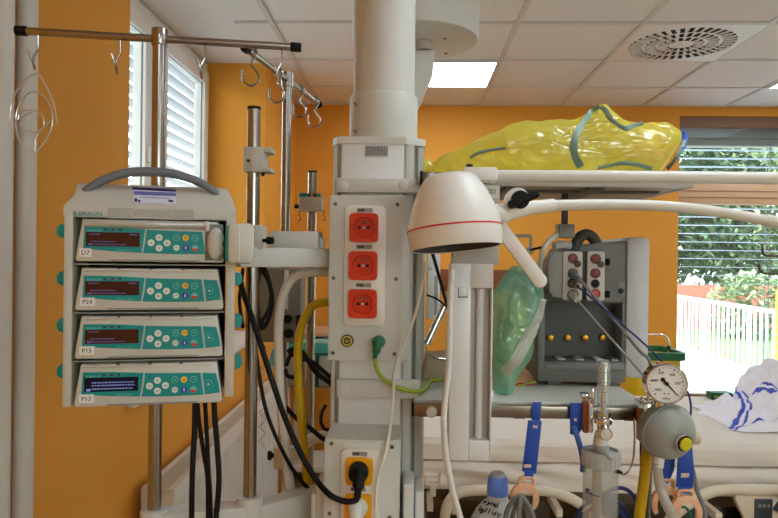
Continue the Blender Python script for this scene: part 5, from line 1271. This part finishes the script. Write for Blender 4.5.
wire('steel_tubing', 'thin bent steel wire hanging from the rail next to the bottle', 'wire', [P(634, 418, 1.225), P(634.5, 440, 1.22), P(633, 460, 1.21), P(629, 470, 1.2), P(624, 474.5, 1.19), P(620, 472, 1.18)], .0017, STEEL)
o = part('connector_tip', lambda b: cyl(b, P(615, 470.5, 1.178), P(622, 473, 1.178), .0042, .0028, n=12), BLACK); tag(o, 'small black connector tip at the end of the bent steel wire', 'connector')

# ------------------------------------------------------------------ straps and rings
def strap(lab, segs, ringpts, D, grp=None, hook=True, m=BLUES):
    t = thing('hose_holder', lab, 'hose holder', P(*segs[-1][0][0], D))
    for i, (pts, hole) in enumerate(segs):
        def f(b):
            q = [P(x, y, D) for x, y in pts]
            pl = [(p.x, p.z) for p in q]
            prism(b, pl, D - .0012 - .0006 * i, D + .0012 - .0006 * i, bev=.0006)
        s_ = part('strap', f, m, t)
        if hole:
            h = [P(x, y, D) for x, y in hole]
            part('strap_slot', lambda b: prism(b, [(p.x, p.z) for p in h], D - .0024 - .0006 * i, D - .0008 - .0006 * i), M('slot_pale', (214, 190, 170), .6), s_)
    if ringpts: 
        cx, cy, rx_, ry_, l0, l1, ly = ringpts
        def rg_(b):
            A, Bq = [], []
            for k in range(29):
                an = R(-48 + 266 * k / 28); wv = 3.1 - 1.0 * abs(k / 14 - 1) ** 3
                A.append(P(cx + (rx_ + wv) * math.cos(an), cy - (ry_ + wv) * math.sin(an), D)); Bq.append(P(cx + (rx_ - wv) * math.cos(an), cy - (ry_ - wv) * math.sin(an), D))
            prism(b, [(p.x, p.z) for p in A] + [(p.x, p.z) for p in Bq[::-1]], D - .004, D + .004, bev=.0015)
            tube(b, [P(l0 + .5, cy - ry_ + 2, D), P(l0, ly + 1, D), P(l0 + 2.5, ly - 1.5, D), P(l1 - 2.5, ly - 1.5, D), P(l1, ly + 1, D), P(l1 - .5, cy - ry_ + 2, D)], S(1.9, D), 10)
        part('holder_ring', rg_, BEIGE, t)
    return t
t = strap('blue strap with beige open ring hanging mid rail, holding grey tubing', [([(532.8, 402), (541.5, 402), (540, 421), (531.5, 420)], None), ([(528, 420), (541.8, 421), (536, 473.5), (522, 471)], [(533, 425), (537.5, 425.5), (537.2, 428), (532.6, 427.5)]), ([(524.5, 470), (534, 471.5), (532.5, 479.5), (524, 478.5)], None)], (524.5, 498.5, 11.5, 13, 519.5, 533.5, 479), 1.226)
q = P(527.5, 466, 1.222); part('slot_pin', lambda b: box(b, q, (S(7, 1.22), .002, S(3, 1.22))), M('slot_pale', (214, 190, 170), .6), t)
t = strap('blue strap hooked over the rail just left of the flowmeter', [([(570, 403), (583, 403), (583.5, 425), (578, 436), (570, 434)], [(574, 418), (576.5, 418), (576.5, 421), (574, 421)])], None, 1.222)
part('loose_tail', lambda b: tube(b, [P(573, 426, 1.212), P(577, 436, 1.205), P(581, 450, 1.205), P(583, 463, 1.21), P(582.5, 471, 1.215)], S(2.8, 1.21), 8), BLUEL, t)
strap('blue strap with beige ring, rightmost below the suction regulator', [([(678.5, 445), (692, 445), (694, 470), (692.5, 488), (676, 487), (677, 470)], [(681, 473), (689, 473), (688, 477), (680.5, 477)]), ([(678, 486), (690.5, 487), (690, 494), (679, 493)], None)], (685.5, 513, 13.5, 15, 678, 692, 492), 1.215)
strap('blue strap with beige ring partly behind the milky hose', [([(664, 452), (676, 450), (674, 470), (668, 484), (659, 480)], None)], (666, 504, 12, 15, 659, 673, 482), 1.232)
# tubing coils
def coil(name, lab, cat, loops, r, m):
    t = thing(name, lab, cat, P(*loops[0][0]))
    for L_ in loops: part('coil_turn', lambda b: tube(b, [P(*p) for p in L_], r, 10), m, t)
coil('tubing_coil', 'grey tubing coiled through the beige ring beside the capped bottle', 'tubing', [
    [(505, 540, 1.215), (506, 515, 1.21), (512, 502, 1.205), (518, 498, 1.20), (524, 503, 1.205), (529, 520, 1.21), (530, 540, 1.21)],
    [(512, 540, 1.22), (512, 520, 1.215), (516, 506, 1.205), (521, 497, 1.195), (528, 505, 1.20), (534, 520, 1.205), (537, 540, 1.205)],
    [(520, 540, 1.19), (519, 518, 1.19), (520, 502, 1.19), (519.5, 496, 1.21)]], S(2.5, 1.2), GREYC)
coil('tubing_coil', 'blue tubing coiled behind the clear humidifier bottle', 'tubing', [
    [(572, 545, 1.30), (574, 522, 1.29), (583, 507, 1.285), (598, 498, 1.28), (612, 490, 1.28), (622, 488, 1.28), (632, 494, 1.28), (638, 508, 1.28), (640, 530, 1.28)],
    [(576, 545, 1.275), (579, 524, 1.27), (590, 510, 1.265), (605, 501, 1.26), (618, 503, 1.26), (627, 514, 1.26), (631, 535, 1.26)],
    [(608, 545, 1.25), (612, 520, 1.25), (619, 512, 1.25), (626, 520, 1.25), (628, 540, 1.25)]], S(2.0, 1.27), BLUEC)
wire('green_cable', 'thin green lead behind the beige rings', 'cable', [P(674, 540, 1.25), P(678, 512, 1.25), P(684, 507, 1.25), P(690, 514, 1.25), P(694, 535, 1.25)], S(1.3, 1.25), GREENP)
wire('grey_hose', 'grey hose hanging behind the straps right of the regulator', 'hose', [P(693, 470, 1.26), P(697, 490, 1.26), P(703, 506, 1.26), P(709, 535, 1.26)], S(2.2, 1.26), GREYC)

# capped bottle on the lowest tray
DBt = 1.29
bo = thing('squeeze_bottle', 'milky plastic bottle with blue cap and handwritten label on the lowest tray', 'bottle', V((X(497, DBt, 500), DBt, zlt)))
xo = X(497.5, DBt, 500)
def zq(y): return P(497, y, DBt).z
MILK = M('milky_plastic', (206, 208, 206), .4, trans=.0)
part('bottle_body', lambda b: lathe(b, [(S(28, DBt), zlt + .0005), (S(30, DBt), zlt + .006), (S(30, DBt), zq(532)), (S(27, DBt), zq(522)), (S(21, DBt), zq(510)), (S(14, DBt), zq(502)), (S(10.5, DBt), zq(499)), (S(10.3, DBt), zq(495)), (S(10, DBt), zq(492))], Matrix.Translation((xo, DBt, 0)), 44), MILK, bo)
CAPB = M('cap_blue', (104, 146, 242), .4)
part('cap', lambda b: lathe(b, [(S(10, DBt), zq(495)), (S(10.4, DBt), zq(494)), (S(10.4, DBt), zq(485)), (S(10, DBt), zq(484.3)), (S(10, DBt), zq(482)), (S(9.4, DBt), zq(477.5)), (S(8.6, DBt), zq(476))], Matrix.Translation((xo, DBt, 0)), 36), CAPB, bo)
part('cap_top', lambda b: lathe(b, [(S(8.2, DBt), zq(477)), (S(7.4, DBt), zq(473.5)), (S(6.4, DBt), zq(472.3)), (.0004, zq(472))], Matrix.Translation((xo, DBt, 0)), 28), M('cap_top_grey', (170, 176, 184), .4), bo)
for s_, px, py, sz, dz in (('Prymol', 481, 502, .0185, 0), ('Wallury', 478.5, 510, .0185, 0)):
    for i, ch in enumerate(s_[:8]):
        x_ = px + i * 3.1; y_ = py + i * 1.0
        # each letter sits on the sloping shoulder
        d = ray(x_, y_); 
        rr2 = None
        for k in range(60):
            Y_ = 1.20 + k * .0016; p = P(x_, y_, Y_)
            h = p.z; rad = None
            prf = [(zq(532), S(30, DBt)), (zq(522), S(27, DBt)), (zq(510), S(21, DBt)), (zq(502), S(14, DBt)), (zq(499), S(10.5, DBt))]
            for (za_, ra_), (zb_2, rb_2) in zip(prf, prf[1:]):
                if za_ <= h <= zb_2: rad = ra_ + (rb_2 - ra_) * (h - za_) / (zb_2 - za_)
            if rad and math.hypot(p.x - xo, p.y - DBt) <= rad + .0012: rr2 = p; break
        if rr2 is not None:
            az = math.atan2(rr2.x - xo, DBt - rr2.y)
            text('handwriting', ch, sz * .72, Matrix.Translation(rr2 + V((math.sin(az), -math.cos(az), .5)) * .0016) @ Matrix.Rotation(az, 4, 'Z') @ Matrix.Rotation(R(14), 4, 'Y') @ Matrix.Rotation(R(-34), 4, 'X'), INK, bo, ext=.0009, sx=1.25)

# ------------------------------------------------------------------ cables on the left and on the column
o_ = thing('power_cable', 'black mains cable plugged in the upper yellow socket', 'cable', P(359, 470, 1.15))
q = P(359, 469.5, 1.163); KB = 1.126
part('plug', lambda b: (cyl(b, (q.x, 1.1625, q.z), (q.x, 1.134, q.z), S(10, 1.16), S(9.4, 1.15), n=28, bev=.002), tube(b, [P(359, 471, 1.142), P(358.6, 482, 1.13), P(357.2, 498, KB)], [S(7, 1.14), S(6, 1.14), S(3.6, 1.14)], 16)), BLACK, o_)
part('cord', lambda b: tube(b, [P(357.4, 497, KB), P(355, 500.5, KB), P(345, 501.3, KB), P(330, 495, 1.13), P(315, 478, 1.15), P(300, 452, 1.16), P(285, 418, 1.17), P(272, 380, 1.18), P(260, 342, 1.18), P(250, 312, 1.17), P(243, 292, 1.15), P(240, 280, 1.14)], S(3, 1.15), 12), BLACK, o_)
o_ = thing('power_cable', 'white plug in the lower yellow socket with its thin white flex', 'cable', P(358, 512, 1.15))
q = P(358, 506, 1.163)
part('plug', lambda b: (cyl(b, (q.x, 1.1625, q.z), (q.x, 1.148, q.z), S(10.5, 1.16), S(10, 1.15), n=28, bev=.002), tube(b, [P(356, 505, 1.15), P(356, 518, 1.14), P(356, 540, 1.14)], [S(7, 1.14), S(6.6, 1.14), S(5, 1.14)], 16)), WHITE, o_)
part('cord', lambda b: tube(b, [P(427, 262, 1.245), P(422, 285, 1.24), P(414, 318, 1.235), P(403, 346, 1.235), P(395, 368, 1.24), P(393, 400, 1.23), P(390, 428, 1.19), P(386, 450, 1.155), P(378, 478, 1.15), P(376, 505, 1.15), P(377, 540, 1.15)], S(1.7, 1.2), 10), WHITEH, o_)
o_ = thing('earth_cable', 'yellow green earth cable with green plug on the upper socket box', 'cable', P(379, 345, 1.25))
YG = M('yellow_green_wire', (150, 170, 30), .45)
part('plug', lambda b: (cyl(b, P(379, 342, 1.258), P(378, 342.5, 1.238), S(6, 1.25), n=22, bev=.002), tube(b, [P(377.5, 343, 1.243), P(376.5, 350, 1.24), P(374.8, 358, 1.243)], [S(4.4, 1.24), S(4, 1.24), S(2.4, 1.24)], 14)), GREENP, o_)
part('cord', lambda b: tube(b, [P(375, 357, 1.243), P(376, 366, 1.24), P(381, 376, 1.24), P(392, 385, 1.245), P(408, 390.5, 1.25), P(420, 391, 1.27), P(426, 386.5, 1.30), P(430, 381.5, 1.33), P(438, 380, 1.34), P(448, 379, 1.36)], S(2.0, 1.25), 10), YG, o_)
wire('white_hose', 'white hose hanging along the left edge of the tall strip lamp', 'hose', [P(451.5, 270, 1.158), P(450.5, 290, 1.15), P(449.5, 330, 1.148), P(448.5, 368, 1.148), P(446, 392, 1.145), P(444, 415, 1.14), P(444.5, 440, 1.14), P(447.5, 466, 1.14), P(452.5, 490, 1.14), P(458, 510, 1.14), P(464, 530, 1.14)], S(3.1, 1.14), WHITE, n=12)
wire('lamp_cable', 'black lead dropping from beneath the bell lamp towards the strip lamp', 'cable', [P(431.5, 250, 1.15), P(435, 262, 1.16), P(440, 280, 1.19), P(445, 298, 1.22), P(448, 308, 1.225), P(449, 312, 1.23)], S(1.7, 1.19), M('black_green_cable', (14, 22, 18), .4))
wire('lamp_cable', 'short thin black lead behind the strip lamp edge', 'cable', [P(427, 295, 1.24), P(436, 298.5, 1.235), P(443, 303.5, 1.235), P(450, 311, 1.24)], S(1.0, 1.24), BLACK)
wire('white_hose', 'white hose curving out of the column side behind the poles', 'hose', [P(329, 272, 1.335), P(318, 272, 1.335), P(305, 273, 1.335), P(294, 277, 1.335), P(286, 288, 1.335), P(281, 305, 1.335), P(278.5, 330, 1.335), P(279, 365, 1.335), P(281, 400, 1.335), P(284, 435, 1.335), P(288, 470, 1.335), P(293, 505, 1.335), P(296, 540, 1.335)], S(4.6, 1.335), WHITEH, n=14)
wire('gas_hose', 'yellow hose curving from the column side down past the white hose', 'hose', [P(332, 302, 1.38), P(322, 302.5, 1.38), P(313, 306, 1.38), P(306, 315, 1.38), P(300.5, 330, 1.38), P(298, 350, 1.38), P(298.5, 380, 1.38), P(301, 415, 1.38), P(304.5, 450, 1.38), P(307, 480, 1.38), P(309, 540, 1.38)], S(4.2, 1.38), YELH, n=14)
for pts, r, l in (
    ([(195, 400, 1.06), (194.5, 430, 1.06), (192.5, 470, 1.05), (191.5, 535, 1.05), (190, 800, 1.05), (189, 1262, 1.05)], 2.9, 'black cable hanging below the pump rack, first from its front pole'),
    ([(197, 400, 1.09), (199.5, 425, 1.09), (204, 455, 1.09), (207.5, 480, 1.09), (208, 535, 1.09), (207, 800, 1.09), (206, 1225, 1.09)], 2.4, 'black cable hanging below the pump rack in the middle, crossing another'),
    ([(205, 400, 1.07), (206.5, 430, 1.07), (208.5, 470, 1.07), (211, 535, 1.075), (211, 800, 1.075), (211, 1240, 1.075)], 2.3, 'black cable hanging below the pump rack behind the middle one'),
    ([(214, 400, 1.05), (215, 420, 1.05), (217.5, 450, 1.05), (219, 480, 1.05), (217, 510, 1.05), (216, 535, 1.05), (215, 800, 1.05), (214, 1262, 1.05)], 2.9, 'black cable hanging below the pump rack, farthest from its front pole')):
    wire('pump_cable', l, 'cable', [P(*p) for p in pts], S(r, 1.06), BLACK, 'cables below the pump rack')
for pts, r, l in (
    ([(262, 262, 1.40), (258, 280, 1.40), (257, 300, 1.40), (259, 320, 1.40), (263, 330, 1.40)], 2.2, 'black cable loop behind the steel pole, its near strand'),
    ([(260, 268, 1.44), (268, 280, 1.44), (272, 298, 1.44), (270, 314, 1.44), (265, 326, 1.44), (259, 329, 1.43)], 2.4, 'black cable loop behind the steel pole, its wide outer turn'),
    ([(243, 268, 1.25), (241, 285, 1.25), (239.5, 300, 1.25), (241, 315, 1.25), (243, 328, 1.25)], 1.7, 'thin black lead beside the pump rack teal levers'),
    ([(246, 300, 1.28), (254, 340, 1.29), (260, 380, 1.29), (266, 410, 1.29), (276, 437, 1.29), (290, 465, 1.30), (304, 484, 1.31), (316, 494, 1.32)], 1.9, 'black cable running diagonally behind the mains cable'),
    ([(300, 358, 1.62), (312, 362, 1.62), (322, 370, 1.62), (336, 382, 1.62)], 2.6, 'upper black cable crossing the rear poles to the column'),
    ([(284, 405, 1.50), (296, 418, 1.50), (310, 428, 1.50), (322, 438, 1.50), (334, 446, 1.50)], 2.6, 'lower black cable crossing the rear poles to the column'),
    ([(264, 266, 1.47), (270, 284, 1.47), (270, 304, 1.47), (264, 318, 1.47), (258, 322, 1.465)], 2.0, 'black cable loop behind the steel pole, its inner turn'),
    ([(288, 352, 1.60), (294, 349, 1.60), (302, 352, 1.60), (308, 360, 1.60), (316, 372, 1.60), (334, 386, 1.60)], 3.0, 'black cable bundle sagging over the teal trolley, lower strand'),
    ([(286, 366, 1.64), (290, 356, 1.64), (297, 356, 1.64), (300, 366, 1.64), (296, 376, 1.64), (288, 376, 1.64), (285, 369, 1.64)], 2.6, 'small black cable loop hanging before the teal trolley'),
    ([(326, 405, 1.45), (322, 412, 1.45), (321, 422, 1.45), (325, 429, 1.45), (334, 430, 1.45)], 1.9, 'short black loop at the column side above the lower box')):
    wire('black_cable', l, 'cable', [P(*p) for p in pts], S(r, 1.4), BLACK)

# ------------------------------------------------------------------ bed
BX0, BX1, BY0, BY1 = -.02, 2.16, 2.6, 3.5
zmt2 = P(600, 440, BY0).z; zg = P(600, 463, BY0).z; zlo = P(600, 493, BY0).z
bd = thing('hospital_bed', 'hospital bed with cream sheets under the back window', 'bed', ((BX0 + BX1) / 2, (BY0 + BY1) / 2, 0))
def matt(b, z0, z1, amp, seed):
    def f(u, v):
        x = BX0 + (BX1 - BX0) * u
        per = [(BY0, z0), (BY0 - .004, z0 + (z1 - z0) * .3), (BY0 - .004, z0 + (z1 - z0) * .7), (BY0 + .012, z1 - .006), (BY0 + .04, z1), (BY1 - .04, z1), (BY1, z1 - .02), (BY1, z0)]
        k = v * (len(per) - 1); i = min(int(k), len(per) - 2); t = k - i
        y = per[i][0] + (per[i + 1][0] - per[i][0]) * t; z = per[i][1] + (per[i + 1][1] - per[i][1]) * t
        w = noise.noise(V((x * 2.6 + seed, z * 14 + x * 2.0, y * 3))) * amp + (abs(noise.noise(V((x * 3.4 + z * 9 + seed, z * 6 - x * .8, 3)))) - .2) * -amp * 1.3 * (1 if z < z1 - .01 and y < BY0 + .03 else .3)
        if y < BY0 + .03: return V((x, y + w, z))
        return V((x, y, z + w * .6))
    vs = grid(b, f, 110, 42); b.faces.new([r[-1] for r in vs] + [r[0] for r in vs[::-1]]) 
    for row in (vs[0], vs[-1]):
        try: b.faces.new(row)
        except Exception: pass
part('upper_mattress', lambda b: matt(b, zg, zmt2, .010, 0), SHEET, bd)
part('lower_mattress', lambda b: matt(b, zlo, zg - .004, .028, 7), SHEET, bd)
part('bed_frame', lambda b: (bx(b, (BX0 + .02, BY0 + .05, zlo - .06), (BX1 - .02, BY1 - .05, zlo - .001), None, .006), bx(b, (BX0 + .1, BY0 + .15, .32), (BX1 - .1, BY1 - .15, .42), None, .01), bx(b, (.4, BY0 + .25, .4), (.6, BY1 - .25, zlo - .04)), bx(b, (1.5, BY0 + .25, .4), (1.7, BY1 - .25, zlo - .04))), M('bed_frame_dark', (84, 74, 60), .5), bd)
for x in (BX0 + .15, BX1 - .15):
    for y in (BY0 + .15, BY1 - .15): part('leg', lambda b: bx(b, (x - .03, y - .03, .1), (x + .03, y + .03, .36), None, .004), BEDP, bd); part('caster', lambda b: cyl(b, (x - .02, y, .065), (x + .02, y, .065), .065, n=20), BLACK, bd)
DRl = 2.47
part('side_rail', lambda b: tube(b, [P(x, y, DRl) for x, y in ((441, 560), (444, 525), (447, 507), (454, 496), (468, 491), (500, 490), (540, 490.5), (560, 494), (580, 504), (602, 521), (625, 545))], S(5.2, DRl), 14), BEDP, bd)
part('side_rail', lambda b: tube(b, [P(x, y, DRl) for x, y in ((640, 560), (662, 529), (684, 507), (706, 494), (726, 490), (760, 490), (800, 490.5), (860, 491))], S(5.4, DRl), 14), BEDP, bd)
rp = part('rail_panel', lambda b: prism(b, [(X(x, DRl, y), P(x, y, DRl).z) for x, y in ((734, 493), (860, 494), (860, 580), (760, 580), (748, 525), (735, 502))], DRl - .008, DRl + .016, bev=.004), BEDP, bd)
a, c = P(754.5, 530, DRl - .012), P(773, 499.5, DRl - .012)
part('control_pad', lambda b: bx(b, (a.x, DRl - .012, a.z), (c.x, DRl - .004, c.z), None, .003), M('pad_dark_green_grey', (44, 54, 56), .4), rp)
part('pad_print', lambda b: [bx(b, (a.x + .012 + .016 * i, DRl - .0128, c.z - .03), (a.x + .022 + .016 * i, DRl - .011, c.z - .018)) for i in range(3)], GREYC, rp)
part('rail_slot', lambda b: cyl(b, P(777, 506, DRl - .006), P(777, 506, DRl - .012), .018, n=20), M('pad_dark_green_grey', (44, 54, 56), .4), rp)
for x in (455, 560): q = P(x, 500, DRl); part('rail_link', lambda b: bx(b, (q.x - .012, DRl + .004, zlo - .05), (q.x + .012, BY0 + .06, zlo - .02), None, .002), BEDP, bd)
for x in (720, 840): q = P(x, 500, DRl); part('rail_link', lambda b: bx(b, (q.x - .012, DRl + .004, zlo - .05), (q.x + .012, BY0 + .06, zlo - .02), None, .002), BEDP, bd)
def lp2(b):
    for x0, y0, x1, y1 in ((424, 474, 441, 477), (424, 483, 441, 486), (437.5, 474, 441, 486), (424, 474, 427, 486), (430, 486, 436, 496)):
        a, c = P(x0, y1, 2.5), P(x1, y0, 2.5); bx(b, (a.x, 2.49, a.z), (c.x, 2.515, c.z), None, .003)
    bx(b, (X(430, 2.5), 2.5, zlo - .05), (X(436, 2.5), BY0 + .06, zlo - .02))
part('foot_bracket', lp2, BEDP, bd)
# crumpled sheet
STR = M('blue_sheet_stripe', (70, 92, 190), .85); DUV = M('white_sheet_crumpled', (238, 234, 240), .85, 0, .02, 6, .2, 30)
sx0_, sx1_ = P(686, 410, 3.25).x, 2.14
def duv(u, v):
    x = sx0_ + (sx1_ - sx0_) * u + .05 * noise.noise(V((v * 4, u * 3, 2))); y = BY0 + .16 + (BY1 - BY0 - .22) * v * (.70 + .30 * min(1, max(0, (u - .26) / .2))) + .10 * noise.noise(V((u * 4, v * 3, 8)))
    e = min(1, u / .12) * min(1, v / .16, (1 - v) / .10)
    r_ = min(1, max(0, (u - .22) / .32)); base = .012 + .045 * min(1, u / .1) + .165 * r_
    h = e * (base + (.03 + .05 * r_) * noise.noise(V((u * 4.2, v * 3.0, 1))) + .040 * abs(noise.noise(V((u * 9 + 3, v * 7 + u * 4, 4)))) + .016 * noise.noise(V((u * 24, v * 18, 9))))
    return V((x, y, zmt2 + .004 + max(h, .002)))
def dmi(u, v):
    for c0, w, k in ((.10, .012, .35), (.135, .006, .35), (.30, .010, -.25), (.33, .006, -.25), (.60, .010, .2)):
        if abs(u - k * (v - .4) - c0) < w: return 1
    return 1 if abs(v - .12) < .012 and u < .6 else 0
o = part('bed_sheet', lambda b: grid(b, duv, 240, 150, dmi), [DUV, STR], fix=False, sm=80); tag(o, 'crumpled white sheet with blue stripes heaped on the bed', 'sheet')

# ------------------------------------------------------------------ waste bin, green box, hook stand
DWb = 3.95
a, c = P(640, 420, DWb), P(688, 352, DWb)
wb_ = thing('waste_bin', 'yellow waste sack stand with green rim beyond the bed', 'waste bin', ((a.x + c.x) / 2, DWb + .15, 0))
wx0, wx1 = X(640, DWb), X(684.5, DWb)
GRN = M('bin_green', (16, 92, 52), .4); zr1, zr0 = P(668, 353.5, DWb).z, P(668, 361, DWb - .02).z
def rimm(b):
    o1_ = rrect(wx0 - .02, DWb - .02, wx1 + .02, DWb + .34, .05); i1 = rrect(wx0 + .012, DWb + .012, wx1 - .012, DWb + .30, .035)
    n = len(o1_)
    A = [b.verts.new((x, y, zr0)) for x, y in o1_]; Bq = [b.verts.new((x, y, zr0 + .045)) for x, y in o1_]; C = [b.verts.new((x, y, zr0 + .045)) for x, y in i1]; D_ = [b.verts.new((x, y, zr0)) for x, y in i1]
    for i in range(n):
        j = (i + 1) % n
        for p_, q_ in ((A, Bq), (Bq, C), (C, D_), (D_, A)): b.faces.new((p_[i], p_[j], q_[j], q_[i]))
part('rim', rimm, GRN, wb_)
part('sack', lambda b: plan(b, rrect(wx0, DWb, wx1, DWb + .31, .05), .03, zr0 + .01), M('sack_yellow', (222, 184, 40), .5, 0, .05, 6, .3, 12), wb_)
part('base', lambda b: plan(b, rrect(wx0 - .01, DWb - .01, wx1 + .01, DWb + .32, .05), 0, .032), GRN, wb_)
part('lid_handle', lambda b: tube(b, [P(640, 334.5, DWb + .15), P(652, 334.3, DWb + .15), P(661, 334.6, DWb + .15), P(666.5, 337.5, DWb + .15), P(668.8, 344, DWb + .15), P(669, 352, DWb + .15), V((P(669, 352, DWb + .15).x, DWb + .15, zr0 - .02))], S(1.1, DWb), 12), CHROME, wb_)
part('handle_ferrule', lambda b: cyl(b, P(668.9, 349, DWb + .15), P(668.9, 346, DWb + .15), S(1.6, DWb), n=14), BLACK, wb_)
part('handle_post', lambda b: tube(b, [P(640, 334.5, DWb + .15), V((P(640, 334.5, DWb + .15).x, DWb + .15, zr0 - .02))], S(1.1, DWb), 12, False), CHROME, wb_)
q = P(722, 400, 3.40); bz = zmt2 + .001
gx = thing('green_box', 'small dark green box on the bed behind the crumpled sheet', 'box', (q.x, 3.43, bz))
part('carton', lambda b: bx(b, (P(711.5, 400, 3.39).x, 3.39, bz), (P(733, 400, 3.39).x, 3.455, P(722, 393, 3.39).z), None, .002), GRN, gx)
part('carton_print', lambda b: [bx(b, (P(714.5 + i * 2.2, 397, 3.39).x, 3.3892, P(720, 397.8, 3.39).z), (P(716 + i * 2.2, 397, 3.39).x, 3.3905, P(720, 396, 3.39).z)) for i in range(7)], M('print_yellow', (196, 186, 90), .5), gx)
hs = thing('hook_stand', 'stand with two brown bent wire hooks in front of the back window', 'stand', (P(800, 260, 2.35).x, 2.35, 0))
BW = M('bronze_wire', (96, 78, 70), .35, .7)
hx = P(800, 260, 2.35)
part('post', lambda b: cyl(b, (hx.x, 2.35, .03), (hx.x, 2.35, P(800, 225, 2.35).z), .014, n=18), STEEL, hs)
part('foot', lambda b: (cyl(b, (hx.x, 2.35, 0), (hx.x, 2.35, .03), .13, .10, n=32)), STEEL, hs)
for pts in ([(762, 245.5), (762.4, 250), (763.5, 253.5), (766.5, 255.5), (772, 256), (800, 256.2)], [(759, 263.5), (759.4, 268), (760.8, 271.5), (764, 273.2), (770, 273.6), (800, 274)]):
    part('wire_hook', lambda b: tube(b, [P(x, y, 2.35) for x, y in pts], S(1.15, 2.35), 10), BW, hs)
# ------------------------------------------------------------------ light and view
w = bpy.data.worlds.new('world'); SC.world = w; w.use_nodes = True
nt = w.node_tree; bg = nt.nodes['Background']
sky = nt.nodes.new('ShaderNodeTexSky'); sky.sky_type = 'NISHITA'; sky.sun_disc = False; sky.sun_elevation = R(38); sky.sun_rotation = R(200); sky.air_density = 1.6; sky.dust_density = 4; sky.ozone_density = 1
mixn = nt.nodes.new('ShaderNodeMix'); mixn.data_type = 'RGBA'; mixn.inputs[0].default_value = .75
mixn.inputs[7].default_value = (.82, .93, 1.0, 1)
sc_ = nt.nodes.new('ShaderNodeVectorMath'); sc_.operation = 'SCALE'; sc_.inputs['Scale'].default_value = .25
nt.links.new(sky.outputs[0], sc_.inputs[0]); nt.links.new(sc_.outputs[0], mixn.inputs[6])
nt.links.new(mixn.outputs[2], bg.inputs[0]); bg.inputs[1].default_value = SKY_E
SC.view_settings.view_transform = 'Standard'; SC.view_settings.look = 'None'; SC.view_settings.gamma = 1; SC.view_settings.use_curve_mapping = False
SC.view_settings.exposure = EXPO
cy = SC.cycles
cy.use_denoising = True
try: cy.denoiser = 'OPENIMAGEDENOISE'
except Exception: pass
cy.max_bounces = 10; cy.diffuse_bounces = 6; cy.transparent_max_bounces = 24; cy.glossy_bounces = 4; cy.transmission_bounces = 6
cy.sample_clamp_indirect = 6; cy.caustics_reflective = False; cy.caustics_refractive = False
